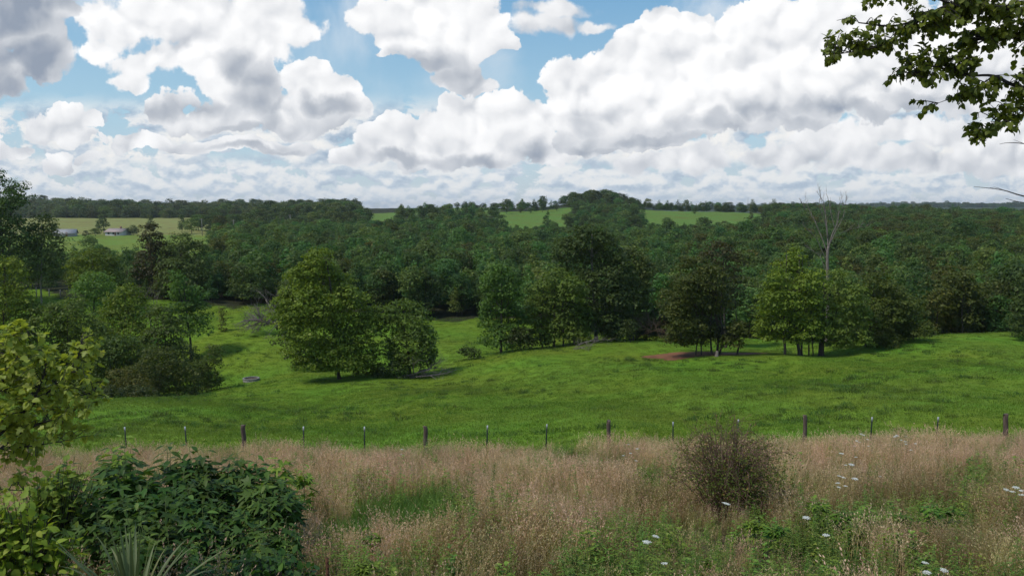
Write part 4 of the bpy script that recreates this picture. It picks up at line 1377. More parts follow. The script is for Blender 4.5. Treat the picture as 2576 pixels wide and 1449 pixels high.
# tall single stalks
STALKS = []
for i in range(3):
    m = weed_clump(60 + i, 1, .01, 1.25, 1.3, (.13, .09, .16)[i], [M_WEED, M_WSTEM], (60, 80, 26)[i])
    STALKS.append(m)
def stalk(px, top, Y, v, label, group=None):
    x, y, z = (float(q) for q in G(px, Y))
    s = (at(px, top, Y).z - z) / 1.3
    o = link('tall_weed', STALKS[v], None, (x, y, z))
    o.rotation_euler = (0, 0, rng.uniform(0, 6)); o.scale = (s, s, s)
    return tag(o, label, 'weed plant', group)
stalk(1180, 1145, 15, 0, 'dense feathery green weed spire in the middle of the dry grass')
stalk(1263, 1172, 14, 2, 'nodding weed stalk with long drooping leaves right of the feathery spire')
stalk(1222, 1150, 15.5, 1, 'thin weed stalk between the feathery spire and the nodding one')
stalk(1130, 1185, 15, 1, 'short weed spire left of the feathery one, by the green grass patch')
for px, tp, Y in ((1070, 1180, 15), (1095, 1195, 15), (1150, 1200, 14.6), (1420, 1160, 17), (1455, 1155, 17), (1690, 1125, 20), (1880, 1370, 10.5), (2120, 1330, 11), (1840, 1350, 10.8), (1560, 1300, 12.5), (1640, 1175, 18), (1660, 1165, 18.5), (2205, 1200, 16), (2320, 1190, 17), (2300, 1210, 16), (1960, 1140, 18), (1985, 1165, 17.5), (2470, 1170, 18), (1330, 1330, 12), (1290, 1390, 10.4), (1490, 1360, 11)):
    stalk(px, tp, Y, int(rr_.integers(0, 2)), 'thin green weed stalk standing up out of the dry grass', 'weed stalks in the dry grass')


# ------------------------------------------------------------------ wild carrot flowers
def carrot():
    r = np.random.default_rng(5)
    gs, gf = Geo(), Geo()
    q = smooth_path([(0, 0, -1.0), (.02, .01, -.5), (0, 0, 0)], 4)
    tube(gs, q, np.linspace(.004, .0025, len(q)), 5)
    for k in range(18):
        a = k * 2.4; d = .055 * math.sqrt((k + .5) / 18)
        e = np.array([math.cos(a) * d, math.sin(a) * d, .03 - 3.2 * d * d])
        tube(gs, np.array([(0, 0, 0), e - [0, 0, .004]]), [.0012, .0008], 3, cap=False)
        for j in range(7):
            p = e + np.append(r.normal(0, .006, 2), r.normal(0, .0015))
            t = np.linspace(0, 6.28, 7)[:-1]
            v = p + .0048 * np.stack([np.cos(t), np.sin(t), 0 * t], -1)
            v2 = v + [0, 0, .003]
            gf.add(np.concatenate([v, v2]), [np.arange(6)[None] + 6, np.array([[i, (i + 1) % 6, (i + 1) % 6 + 6, i + 6] for i in range(6)])])
    return gs.mesh('stem', [M_WSTEM]), gf.mesh('umbel', [M_WHITE])


CS, CU = carrot()
def flower(px, py, w, label=None, group='white wild carrot flowers'):
    Y = min(28.5, max(8.6, 1982 * .125 / w))
    # the flower head stands 0.6 to 1.1 m above the ground
    for _ in range(60):
        p = at(px, py, Y)
        h = p.z - float(gz(p.x, p.y))
        if h > 1.15: Y += .25
        elif h < .65: Y -= .15
        else: break
        if Y > 29.5 or Y < 7: break
    p = at(px, py, Y)
    k = max(.75, min(1.5, w * Y / 1982 / .125))
    o = thing('wild_carrot', label or 'white flat topped wild carrot flower standing above the dry grass', 'flower', (p.x, p.y, p.z), rng.uniform(0, 6), group=group)
    o.rotation_euler = (rng.normal(0, .12), rng.normal(0, .12), rng.uniform(0, 6))
    a = link('stem', CS, o); b = link('umbel', CU, o)
    b.scale = (k, k, k)
    return o
for px, py, w in ((1580, 1119, 9), (1603, 1130, 9), (1586, 1141, 8), (1568, 1147, 8), (1600, 1160, 6), (2166, 1093, 9), (2172, 1096, 9), (2182, 1106, 7), (2155, 1110, 8), (2163, 1113, 7), (2150, 1123, 6), (2185, 1123, 6), (2256, 1097, 10), (2252, 1100, 10), (2280, 1099, 8), (2267, 1108, 7), (2278, 1112, 9), (2279, 1118, 7), (2303, 1117, 8), (2117, 1143, 14), (2153, 1151, 9), (2128, 1171, 7), (2292, 1133, 7),
                  (2142, 1171, 15), (2111, 1199, 12), (2122, 1203, 12), (2151, 1207, 17), (2108, 1217, 13), (2127, 1224, 11), (2110, 1227, 10), (2531, 1234, 16), (2546, 1239, 16), (2556, 1229, 18), (2570, 1247, 16), (2570, 1236, 14), (1011, 1131, 6), (1009, 1144, 6), (2215, 1200, 8)):
    flower(px, py, w)
for px, py, w, l in ((1826, 1270, 22, 'large white wild carrot flower right in front of the brown bush'), (1627, 1367, 25, 'larger lower one of two white wild carrot flowers side by side in green weeds'), (1649, 1352, 20, 'smaller upper one of two white wild carrot flowers side by side in green weeds'), (2028, 1305, 20, 'white wild carrot flower among leafy weeds right of the bush'), (2078, 1349, 20, 'white wild carrot flower low in the green weeds, tilted'), (1672, 1420, 16, 'pale greenish wild carrot flower low in the weeds'), (2327, 1418, 18, 'upper one of three white flowers at the very front of the meadow'), (2332, 1443, 22, 'lowest of three white flowers at the very front of the meadow'), (2374, 1437, 22, 'right hand one of three white flowers at the very front of the meadow')):
    flower(px, py, w, l, None)


# ------------------------------------------------------------------ brown bush
def brown_bush():
    r = np.random.default_rng(12)
    Y = 16.4
    x, y, z = (float(q) for q in G(1832, Y))
    o = thing('thorn_bush', 'round brown bush of tangled arching canes standing in the dry grass', 'bush', (x, y, z))
    g, gl = Geo(), Geo()
    P, T = [], []
    for k in range(230):
        a = r.uniform(0, 6.28)
        lob = 1 + .16 * math.sin(3 * a + 1) + .12 * math.sin(5 * a + 2)
        reach = 1.2 * lob * math.sqrt(r.uniform(.01, 1.05))
        hh = (2.08 + .14 * math.sin(2 * a)) * math.sqrt(max(.10, 1 - (reach / 1.48) ** 2)) * r.uniform(.55, 1.06)
        if r.random() < .07:
            hh *= 1.14; reach *= 1.2
        dx, dy = math.cos(a), math.sin(a)
        b = np.array([dx * r.uniform(0, .32), dy * r.uniform(0, .32), -.1])
        m1 = np.array([dx * reach * .45, dy * reach * .45, hh * .62]) + r.normal(0, .08, 3)
        m2 = np.array([dx * reach * .85, dy * reach * .85, hh]) + r.normal(0, .08, 3)
        e = np.array([dx * (reach + .22), dy * (reach + .22), hh * r.uniform(.7, .98)]) + r.normal(0, .1, 3)
        q = smooth_path([b, m1, m2, e], 4)
        tube(g, q, np.linspace(.011, .003, len(q)), 4, cap=False)
        for _ in range(5):
            i = r.integers(3, len(q) - 1)
            d = runit(1, r)[0] * [1, 1, .7] + [dx * .5, dy * .5, .25]
            e2 = q[i] + d * r.uniform(.15, .42)
            q2 = smooth_path([q[i], (q[i] + e2) / 2 + r.normal(0, .03, 3), e2], 2)
            tube(g, q2, np.linspace(.005, .002, len(q2)), 3, cap=False)
            for j in range(7):
                P.append(q2[r.integers(1, len(q2))] + r.normal(0, .03, 3)); T.append(d)
    P, T = np.array(P), np.array(T)
    n = len(P)
    leaf_batch(gl, LEAF_TINY * [1.3, 1, 1], P, T + runit(n, r) * .9, runit(n, r) + [0, 0, .6], r.uniform(.025, .05, n), np.clip(r.normal(.5, .28, n), 0, 1))
    # greener leaves at its right side and inside
    m = 3600
    c = np.column_stack([r.normal(.2, .5, m), r.normal(0, .5, m), r.uniform(.2, 1.3, m)])
    leaf_batch(gl, LEAF_TINY * [1.3, 1, 1], c, runit(m, r), runit(m, r) + [0, 0, .5], r.uniform(.03, .055, m), np.clip(r.normal(.2, .15, m), 0, 1))
    link('canes', g.mesh('canes', [M_CANE]), o); link('leaves', gl.mesh('leaves', [M_ROSE]), o)


brown_bush()


# ------------------------------------------------------------------ yucca
def yucca():
    r = np.random.default_rng(4)
    x, y, z = (float(q) for q in G(345, 7.6))
    zb = at(345, 1570, 7.6).z
    o = thing('yucca', 'yucca with long grey green sword leaves fanning out in front of the big dark clump', 'plant', (x, y, z))
    g = Geo()
    tube(g, np.array([(0, 0, -.1), (0, 0, zb - z)]), [.09, .11], 8)
    link('trunk', g.mesh('trunk', [M_BARK], True), o)
    g = Geo()
    for k in range(62):
        a = r.uniform(0, 6.28); el = r.uniform(.12, 1.45)
        L = r.uniform(.85, 1.32); w = r.uniform(.026, .042)
        d = np.array([math.cos(a) * math.cos(el), math.sin(a) * math.cos(el), math.sin(el)])
        t = np.linspace(0, 1, 8)
        droop = r.uniform(.08, .6) * (1.2 - el / 1.6)
        c = np.array([0, 0, zb - z]) + d * (t * L)[:, None] - np.array([0, 0, 1]) * (droop * L * t ** 2.6)[:, None]
        s = np.cross(d, [0, 0, 1]); s /= max(np.linalg.norm(s), .05)
        up = np.cross(s, d)
        ww = w * .5 * np.array([.75, .95, 1, 1, .92, .72, .4, .04])
        V = np.stack([c - s * ww[:, None], c - up * ww[:, None] * .35, c + s * ww[:, None]], 1).reshape(-1, 3)
        i = np.arange(7)[:, None] * 3
        Fq = np.concatenate([i + [0, 1, 4, 3], i + [1, 2, 5, 4]])
        g.add(V, Fq, 0, np.clip(r.normal(.45, .25), 0, 1))
    link('leaves', g.mesh('leaves', [M_YUCCA]), o)


yucca()


# ------------------------------------------------------------------ leafy shrubs and the two nearby trees
def leafy_shrub(name, label, px, Y, blobs, leafsize, n, mat, shape, seed, cat='shrub'):
    r = np.random.default_rng(seed)
    x, y, z = (float(q) for q in G(px, Y))
    o = thing(name, label, cat, (x, y, z))
    g, gl = Geo(), Geo()
    base = np.zeros(3)
    tot = sum(b[2] * b[3] for b in blobs)
    for (bx, by, rx, ry) in blobs:
        c = at(bx, by, Y) - Vector((x, y, z))
        kx, kz = rx * Y / F, ry * Y / F
        for _ in range(max(2, int(n / 9 * rx * ry / tot))):
            d = runit(1, r)[0]
            p = np.array(c) + d * r.random() ** .4 * np.array([kx, max(.25, kx * .7), kz])
            b = np.array([p[0] * .25 + r.normal(0, .08), p[1] * .25, -.1])
            q = smooth_path([b, b * .4 + p * .6 + [0, 0, .1], p], 3)
            tube(g, q, np.linspace(.008, .003, len(q)), 4, cap=False)
            m = 9
            t = r.uniform(.45, 1, m)[:, None]
            pos = b * (1 - t) + p * t + r.normal(0, .05, (m, 3))
            leaf_batch(gl, shape, pos, d[None] * .5 + runit(m, r) * .8 + [0, 0, .1], runit(m, r) * .5 + [0, 0, .9], leafsize * r.uniform(.65, 1.25, m), np.clip(r.normal(.45, .22, m), 0, 1))
    link('stems', g.mesh('stems', [M_TWIG]), o); link('leaves', gl.mesh('leaves', [mat]), o)
    return o


leafy_shrub('shrub', 'yellow-green leafy shrub in the bottom corner beside the yucca', 70, 9.4, [(60, 1330, 90, 60), (20, 1400, 100, 80), (110, 1420, 80, 70), (40, 1270, 60, 40), (-60, 1380, 80, 100), (150, 1370, 40, 50)], .12, 2600, M_SHRUB, LEAF_OVATE, 3)
leafy_shrub('shrub', 'pale green weedy shrub under the hanging branches of the near sapling', 120, 11.5, [(110, 1210, 70, 50), (170, 1180, 50, 40), (70, 1260, 60, 40), (200, 1220, 50, 40)], .12, 900, M_WEED, LEAF_OVATE, 4)
leafy_shrub('shrub', 'low leafy tangle in front of the right edge of the ragweed clump', 700, 8.7, [(640, 1430, 80, 30), (720, 1430, 60, 30), (560, 1440, 60, 24), (780, 1440, 50, 20)], .10, 700, M_RAG, LEAF_OVATE, 6)


def near_tree(name, label, Y, trunk_px, limbs, blobs, leafsize, per, mat, seed, hang, bare=(), wood=None, base_px=None, top_py=-900):
    """a tree beside the viewpoint: trunk outside the view, limbs traced at their distance, twigs and leaves filling the blobs"""
    r = np.random.default_rng(seed)
    x, y, z = (float(q) for q in G(trunk_px, Y))
    o = thing(name, label, 'tree', (x, y, z))
    O = np.array([x, y, z])
    gt, gb, gl = Geo(), Geo(), Geo()
    tp = np.array(at(trunk_px, top_py, Y)) - O
    q = smooth_path([(0, 0, -.3), (.04, 0, tp[2] * .4), tp], 5)
    tube(gt, q, np.linspace(wood[0], wood[1], len(q)), 9)
    nodes = []
    for (pp, r0, r1) in limbs:
        q = []
        for i, e in enumerate(pp):
            yy = Y + (e[2] if len(e) > 2 else 0)
            q.append(np.array(at(e[0], e[1], yy)) - O)
        q = smooth_path(q, 5)
        tube(gb, q, np.linspace(r0, r1, len(q)), 6)
        nodes.append(q)
    NN = np.concatenate(nodes)
    for (bx, by, rx, ry, dens) in blobs:
        kx, kz = rx * Y / F, ry * Y / F
        c = np.array(at(bx, by, Y)) - O
        nt = max(1, int(per * dens * rx * ry / 2500))
        for _ in range(nt):
            d = runit(1, r)[0]
            p = c + d * r.random() ** .4 * np.array([kx, .32 + kx * .5, kz])
            k = np.argmin(((NN - p) ** 2).sum(1) + r.random(len(NN)) * .02)
            s = NN[k]
            q = smooth_path([s, (s + p) / 2 + r.normal(0, .03, 3) + [0, 0, .04], p], 3)
            tube(gb, q, np.linspace(.0055, .0022, len(q)), 4, cap=False)
            m = r.integers(6, 10)
            t = r.uniform(.45, 1.02, m)
            i = np.clip((t * (len(q) - 1)).astype(int), 0, len(q) - 1)
            out = p - s
            out /= max(np.linalg.norm(out), .05)
            tipd = out[None] * .5 + runit(m, r) * .75 + [0, 0, -hang]
            tipd /= np.linalg.norm(tipd, axis=1, keepdims=True)
            pet = tipd * leafsize * .35 + [0, 0, .01]
            leaf_batch(gl, LEAF_MAPLE if r.random() < (.75 if hang < .5 else .3) else LEAF_OVATE * [1.25, 1, 1], q[i] + pet, tipd, runit(m, r) * .6 + [0, 0, .8], leafsize * r.uniform(.55, 1.1, m), np.clip(r.normal(.42, .2, m), 0, 1))
    for (pp, r0, r1) in bare:
        q = smooth_path([np.array(at(e[0], e[1], Y)) - O for e in pp], 4)
        tube(gb, q, np.linspace(r0, r1, len(q)), 5)
    link('trunk', gt.mesh('trunk', [M_BARK], True), o)
    link('branches', gb.mesh('branches', [M_TWIG], True), o)
    link('leaves', gl.mesh('leaves', [mat]), o)
    return o


near_tree('maple_sapling', 'near young tree with large pale lobed leaves above the yellow-green shrub', 8.2, -190,
          [([(-190, 1300), (-60, 1150), (60, 1035), (105, 960), (118, 900)], .022, .006), ([(-190, 1330), (0, 1130), (90, 1070), (175, 1040), (235, 985)], .018, .005), ([(-60, 1150), (10, 950), (40, 860), (55, 810)], .014, .005),
           ([(60, 1035), (150, 960), (195, 900), (205, 855)], .010, .004), ([(-190, 1380), (-40, 1245), (60, 1232)], .012, .004), ([(0, 1130), (90, 1120), (180, 1105)], .010, .004)],
          [(45, 845, 50, 42, 1.2), (95, 920, 70, 50, 1.25), (20, 930, 60, 70, 1.3), (215, 880, 34, 36, 1.5), (205, 945, 52, 44, 1.3), (90, 1000, 90, 60, 1.3), (215, 1005, 56, 40, 1.3), (30, 1070, 90, 60, 1.2), (150, 1070, 70, 44, 1.0), (60, 1150, 70, 44, .9), (205, 1100, 34, 22, .6), (10, 1210, 50, 30, .7), (165, 1130, 26, 16, .4), (-80, 1000, 90, 150, 1.0), (-90, 1200, 80, 90, .8), (-210, 1000, 90, 160, .5), (-300, 1120, 90, 120, .4), (-190, 860, 80, 80, .5)],
          .074, 18.0, M_MAPLE, 9, .25, wood=(.045, .02), top_py=820)
near_tree('maple_tree', 'leafy tree overhanging from above, dark against the clouds, with a bare dead twig below', 8.0, 2950,
          [([(2950, 60), (2700, 30), (2560, 24), (2400, 14), (2330, 42), (2250, 66), (2160, 58)], .035, .006), ([(2950, 260), (2760, 230), (2576, 222), (2500, 192), (2430, 190), (2350, 168), (2300, 190)], .025, .004),
           ([(2950, 420), (2700, 300), (2560, 292), (2530, 305), (2480, 335), (2460, 350)], .02, .004), ([(2400, 14), (2300, -20), (2200, -10)], .012, .004), ([(2330, 42), (2230, 110), (2120, 135), (2070, 140)], .010, .003),
           ([(2500, 192), (2440, 230), (2360, 260)], .009, .003), ([(2700, 30), (2600, 90), (2480, 100)], .014, .004), ([(2950, 120), (3060, 60), (3200, 20)], .03, .01), ([(2950, 0), (2900, -150), (2960, -300)], .03, .01)],
          [(2092, 78, 26, 26, 1.3), (2085, 145, 34, 20, 1.4), (2135, 110, 46, 34, 1.5), (2190, 110, 44, 34, 1.4), (2205, 8, 34, 24, 1.1), (2260, 15, 40, 30, 1.2), (2240, 75, 40, 34, 1.2), (2255, 140, 40, 30, 1.1), (2265, 190, 28, 24, 1.0), (2320, 70, 50, 44, 1.6), (2320, 150, 46, 36, 1.3), (2345, 210, 40, 34, 1.2), (2330, 268, 22, 26, 1.1), (2390, 60, 56, 54, 1.8), (2400, 150, 50, 44, 1.6), (2410, 215, 46, 32, 1.3), (2470, 70, 60, 60, 1.8), (2470, 20, 70, 40, 1.7), (2540, 60, 50, 60, 1.8), (2460, 140, 40, 30, 1.2), (2460, 255, 42, 36, 1.2), (2545, 245, 44, 36, 1.3), (2510, 270, 40, 28, 1.2), (2490, 325, 50, 32, 1.5), (2455, 345, 26, 24, 1.3), (2540, 310, 30, 30, .9), (2570, 190, 30, 40, 1.0), (2640, 100, 80, 120, 1.2), (2640, 260, 60, 70, .8), (2500, 210, 30, 16, .6), (2400, -50, 200, 40, .8), (2760, -60, 120, 160, .5), (2800, 160, 110, 110, .55), (2820, 330, 90, 80, .4), (2960, 60, 140, 180, .4), (3150, 100, 150, 200, .4), (2950, -220, 260, 120, .35)],
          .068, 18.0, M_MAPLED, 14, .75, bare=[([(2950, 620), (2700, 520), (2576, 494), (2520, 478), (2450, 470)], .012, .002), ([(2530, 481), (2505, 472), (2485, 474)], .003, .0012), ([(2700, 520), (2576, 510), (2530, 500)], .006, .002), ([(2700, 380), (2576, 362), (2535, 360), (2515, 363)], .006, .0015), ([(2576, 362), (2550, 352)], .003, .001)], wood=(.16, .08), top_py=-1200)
# ------------------------------------------------------------------ fence posts
M_POST = plain('weathered_post', (.075, .052, .040), (.17, .125, .10), 6, .95, .01, stretch=(3, 3, .4))
M_STEEL = plain('green_steel', (.012, .020, .016), (.030, .042, .034), 20, .55, metal=.3)
M_CAP = plain('white_paint', (.42, .44, .46), (.56, .57, .58), 20, .6)
M_RUST = plain('rusty_iron', (.045, .020, .012), (.11, .05, .028), 18, .95)


def wood_post(px, top, w, label):
    Y = 30.0
    x, y, z = (float(q) for q in G(px, Y))
    h = at(px, top, Y).z - z
    r = np.random.default_rng(int(px))
    g = Geo()
    R0 = w * Y / F / 2
    zs = np.array([-.3, 0, h * .3, h * .6, h * .9, h * .985, h])
    a = np.arange(14) / 14 * 2 * np.pi
    kn = 1 + .07 * np.sin(2 * a + r.uniform(0, 6)) + .04 * np.sin(5 * a + r.uniform(0, 6))
    rings = []
    for i, zz in enumerate(zs):
        f = R0 * (1.06 - .08 * i / 6) * (.86 if i == 6 else 1)
        rings.append(np.stack([np.cos(a) * kn * f + .02 * i / 6 * r.normal(), np.sin(a) * kn * f, zz + (.02 * np.sin(a + r.uniform(0, 6)) if i >= 5 else 0 * a)], -1))
    n = 14
    i = np.arange(6)[:, None] * n; j = np.arange(n)[None]
    q = np.stack([i + j, i + (j + 1) % n, i + n + (j + 1) % n, i + n + j], -1).reshape(-1, 4)
    g.add(np.concatenate(rings), [q, (np.arange(n) + 6 * n)[None]])
    o = link('wooden_post', g.mesh('wooden_post', [M_POST]), None, (x, y, z))
    o.rotation_euler = (r.normal(0, .02), r.normal(0, .02), 0)
    return tag(o, label, 'fence post', 'posts of the pasture fence')


wood_post(614, 1068, 10.5, 'leftmost wooden fence post, with a knot near its top')
wood_post(1071, 1071, 10, 'wooden fence post below the fallen log, second from the left')
wood_post(1532, 1057, 10.5, 'wooden fence post left of the brown bush, the middle one of five')
wood_post(2023, 1044, 9.5, 'wooden fence post right of the brown bush')
wood_post(2528, 1040, 11, 'rightmost wooden fence post, near the end of the fence')


def steel_post(px, top, label):
    Y = 30.0
    x, y, z = (float(q) for q in G(px, Y))
    h = at(px, top, Y).z - z
    o = thing('steel_post', label, 'fence post', (x, y, z), group='steel posts of the pasture fence')
    def tee(g, z0, z1, s=1.0):
        for bx in ((0, -.018 * s, .050 * s, .006 * s + .006), (0, .003, .008 * s + .006, .036 * s)):
            box(g, (bx[0], bx[1], (z0 + z1) / 2), (bx[2], bx[3], z1 - z0))
    o.rotation_euler = (math.sin(px) * .03, math.sin(px * 1.7) * .03, math.sin(px) * .3)
    g = Geo(); tee(g, -.3, h - .17)
    k = 0
    while .3 + k * .06 < h - .2:
        box(g, (0, -.026, .3 + k * .06), (.012, .008, .02)); k += 1
    link('post', g.mesh('post', [M_STEEL]), o)
    g = Geo(); tee(g, h - .17, h, 1.08)
    link('painted_tip', g.mesh('painted_tip', [M_CAP]), o)


for px, tp, l in ((321, 1073, 'green steel fence post with white tip above the big ragweed clump, leftmost one'), (472, 1072, 'green steel fence post with white tip left of the knotted wooden post'), (765, 1073, 'white tipped steel post just right of the knotted wooden post'), (917, 1073, 'white tipped steel post left of the second wooden post'),
                  (1224, 1070, 'white tipped steel post right of the second wooden post'), (1372, 1066, 'white tipped steel post left of the middle wooden post'), (1692, 1060, 'white tipped steel post touching the left edge of the brown bush'), (1853, 1055, 'steel fence post mostly hidden behind the brown bush'),
                  (2188, 1048, 'white tipped steel post right of the fourth wooden post, behind white flowers'), (2352, 1048, 'white tipped steel post left of the rightmost wooden post')):
    steel_post(px, tp, l)

# rusty stake in the foreground
x, y, z = (float(q) for q in G(828, 8.6))
h = at(828, 1402, 8.6).z - z
g = Geo()
box(g, (0, 0, h / 2 - .1), (.036, .006, h + .2)); box(g, (-.015, .018, h / 2 - .1), (.006, .036, h + .19))
for k in range(9):
    box(g, (.004, -.006, h - .05 - k * .07), (.012, .008, .018))
tag(link('rusty_stake', g.mesh('rusty_stake', [M_RUST]), None, (x, y, z)), 'short rusty iron stake standing in the weeds at the right end of the ragweed clump', 'stake')

# ------------------------------------------------------------------ bare earth, pond, trough, stump
def sheet(name, mask, x0, x1, y0, y1, st, mat, lift):
    xs, ys = np.arange(x0, x1, st), np.arange(y0, y1, st)
    X, Y_ = np.meshgrid(xs, ys)
    Z = gz(X, Y_) + lift
    nx = len(xs)
    i = (np.arange(len(ys) - 1)[:, None] * nx + np.arange(nx - 1)[None])
    k = mask(X[:-1, :-1] + st / 2, Y_[:-1, :-1] + st / 2)
    q = np.stack([i, i + 1, i + nx + 1, i + nx], -1)[k]
    me = mesh_np(name, np.stack([X, Y_, Z], -1).reshape(-1, 3), [q], [mat], [0], None, True)
    return link(name, me)


M_DIRT = plain('red_earth', (.115, .052, .026), (.25, .11, .052), .9, .95, .05, 8)
dx0, dy0, _ = (float(q) for q in G(1722, 80.0))
tag(sheet('dirt_patch', lambda a, b: dirt_mask(a, b), dx0 - 8, dx0 + 13, dy0 - 6, dy0 + 6, .22, M_DIRT, .03), kind='structure')

m, t, out = material('pond_water')
p = t.n('ShaderNodeBsdfPrincipled')
p.inputs['Base Color'].default_value = (.05, .06, .04, 1); p.inputs['Roughness'].default_value = .06
p.inputs['IOR'].default_value = 1.33
tc = t.n('ShaderNodeTexCoord')
b = t.n('ShaderNodeBump'); b.inputs['Strength'].default_value = .08; b.inputs['Distance'].default_value = .05
t.put(b.inputs['Height'], t.noise(t.v('MULTIPLY', tc.outputs['Object'], (1, 1, 1)), 1.4, 3))
t.t.links.new(b.outputs[0], p.inputs['Normal']); t.t.links.new(p.outputs[0], out.inputs[0])
pz = float(gz(-49, 88)) + .75
a = np.linspace(0, 2 * np.pi, 49)[:-1]
V = np.stack([-49 + np.cos(a) * 13 * (1 + .08 * np.sin(3 * a)), 88 + np.sin(a) * 7.5 * (1 + .1 * np.sin(2 * a)), 0 * a + pz], -1)
tag(link('pond', mesh_np('pond', V, [np.arange(48)[None]], [m])), kind='structure')

# stock trough: a ring of concrete standing in the grass
M_CONC = plain('trough_concrete', (.16, .155, .14), (.34, .33, .30), 8, .9, .01)
M_MUD = plain('trough_mud', (.07, .05, .03), (.12, .09, .06), 5, .9)
x, y, z = (float(q) for q in G(632, 84.0))
o = thing('stock_trough', 'round concrete stock trough with a pale rim, sunk in the grass of the hollow', 'trough', (x, y, z))
def ring(g, r0, r1, z0, z1, n=40, m=0):
    a = np.arange(n) / n * 2 * np.pi
    c = np.stack([np.cos(a), np.sin(a)], -1)
    V = np.concatenate([np.column_stack([c * q[0], np.full(n, q[1])]) for q in ((r0, z0), (r0, z1), (r1, z1), (r1, z0))])
    j = np.arange(n); k = (j + 1) % n
    g.add(V, np.concatenate([np.stack([j + s * n, k + s * n, k + ((s + 1) % 4) * n, j + ((s + 1) % 4) * n], -1) for s in range(4)]), m)
g = Geo(); ring(g, .86, .74, -.3, .26); link('wall', g.mesh('wall', [M_CONC]), o)
g = Geo(); ring(g, .89, .72, .26, .33); link('rim', g.mesh('rim', [M_CONC]), o)
g = Geo()
a = np.arange(32) / 32 * 2 * np.pi
g.add(np.column_stack([np.cos(a) * .73, np.sin(a) * .73, np.full(32, .20)]), np.arange(32)[None])
link('silt', g.mesh('silt', [M_MUD]), o)

x, y, z = (float(q) for q in G(2103, 79.0)) if False else (float(q) for q in G(1803, 76.8))
g = Geo()
q = np.array([(0, 0, -.1), (0, 0, .08), (.02, 0, .3), (.04, .02, .5), (.05, .02, .56)])
tube(g, q, [.26, .19, .15, .14, .11], 9)
tag(link('tree_stump', g.mesh('tree_stump', [M_DEAD]), None, (x, y, z)), 'short broken tree stump at the front of the bare red earth', 'stump')


# ------------------------------------------------------------------ dead wood
def dead_branching(g, p, d, L, rad, lev, r, flat=.5, spread=.6, up=.0, floor=None, kids=3):
    n = 5
    pts = [p]
    dd = d.copy()
    for k in range(n):
        dd = dd + r.normal(0, .16, 3) * [1, 1, flat] + [0, 0, up]
        dd /= np.linalg.norm(dd)
        q = pts[-1] + dd * L / n
        if floor is not None and q[2] < floor:
            q[2] = floor + .02; dd[2] = abs(dd[2]) * .5
        pts.append(q)
    pts = np.array(pts)
    tube(g, pts, np.linspace(rad, rad * .5, n + 1), 6 if lev > 1 else 4, cap=lev > 1)
    if lev <= 0:
        return
    for k in range(kids):
        i = r.integers(1, n + 1)
        nd = dd * .8 + runit(1, r)[0] * spread * [1, 1, flat + .2]
        nd /= np.linalg.norm(nd)
        dead_branching(g, pts[i], nd, L * r.uniform(.5, .8), rad * .5, lev - 1, r, flat, spread, up, floor, kids)


def fallen(name, label, px, Y, starts, seed, mat, cat='fallen branches', lev=3, kids=3, up=.03, flat=.6):
    r = np.random.default_rng(seed)
    x, y, z = (float(q) for q in G(px, Y))
    o = link(name, None, None) if False else None
    g = Geo()
    for (sx, sy, d, L, rad) in starts:
        p = np.array(at(sx, sy, Y)) - [x, y, z]
        dv = np.array(d, float); dv /= np.linalg.norm(dv)
        dead_branching(g, p, dv, L, rad, lev, r, flat, .75, up, -.3, kids)
    return tag(link(name, g.mesh(name, [mat]), None, (x, y, z)), label, cat)


fallen('fallen_tree', 'big grey tangle of a fallen dead tree left of the tall pasture tree', 665, 106,
       [(700, 806, (-1, -.2, .05), 3.6, .17), (700, 800, (-1, .2, .45), 3.2, .12), (690, 812, (-1, -.3, .0), 3.4, .11), (695, 805, (-.6, 0, .9), 2.6, .09), (715, 800, (-.3, .2, 1), 2.4, .08), (690, 815, (-.9, -.6, .1), 2.8, .09), (640, 815, (.8, .3, .5), 2.4, .08), (620, 822, (1, -.3, .15), 2.6, .09), (655, 808, (-.3, .3, .8), 2.0, .07), (710, 815, (-1, -.5, .3), 3.0, .1)], 5, M_DEADDARK, lev=3, kids=4, up=.02)
fallen('fallen_log', 'grey fallen trunk with splayed dead branches at the foot of the rounded pasture tree', 1060, 78.5,
       [(995, 951, (1, .1, .03), 3.6, .17), (1010, 946, (1, -.1, .12), 3.2, .11), (1040, 948, (1, -.3, .2), 2.6, .08), (1030, 950, (1, .1, .10), 3.0, .08), (1022, 945, (.2, .2, 1), 1.5, .05), (1060, 940, (1, .3, .5), 1.6, .06)], 6, M_DEADDARK, lev=3, kids=3, up=-.005, flat=.35)
fallen('fallen_branch', 'bleached fallen branches on the grass below the tallest dark tree', 1460, 88,
       [(1410, 888, (1, 0, .02), 2.4, .08), (1425, 884, (1, .2, .3), 2.6, .07), (1455, 868, (1, .1, .3), 2.2, .06), (1440, 885, (.8, -.2, .2), 2.0, .05)], 7, M_DEAD, lev=3, kids=3, up=.01, flat=.5)
fallen('brush_pile', 'brown heap of brush and dead twigs left of the bare red earth', 1645, 97,
       [(1610, 845, (1, 0, .4), 2.0, .05), (1630, 850, (.6, .2, .8), 1.9, .05), (1660, 850, (-.2, 0, 1), 1.7, .05), (1675, 850, (.5, .3, .8), 1.6, .05), (1690, 848, (-.6, 0, .8), 1.6, .05), (1640, 835, (-.6, 0, .6), 1.8, .06)], 8, M_CANE, 'brush pile', 3, 4, .02)
fallen('bare_sapling', 'bare grey sapling of thin upright twigs beside the bright tree in the thicket', 378, 95,
       [(380, 830, (0, 0, 1), 3.0, .05), (374, 800, (-.1, 0, 1), 2.6, .035), (384, 790, (.15, 0, 1), 2.4, .035), (370, 780, (-.2, 0, 1), 1.8, .03), (386, 770, (.2, .1, 1), 1.8, .03)], 9, M_DEAD, 'dead tree', 2, 3, .12, .5)
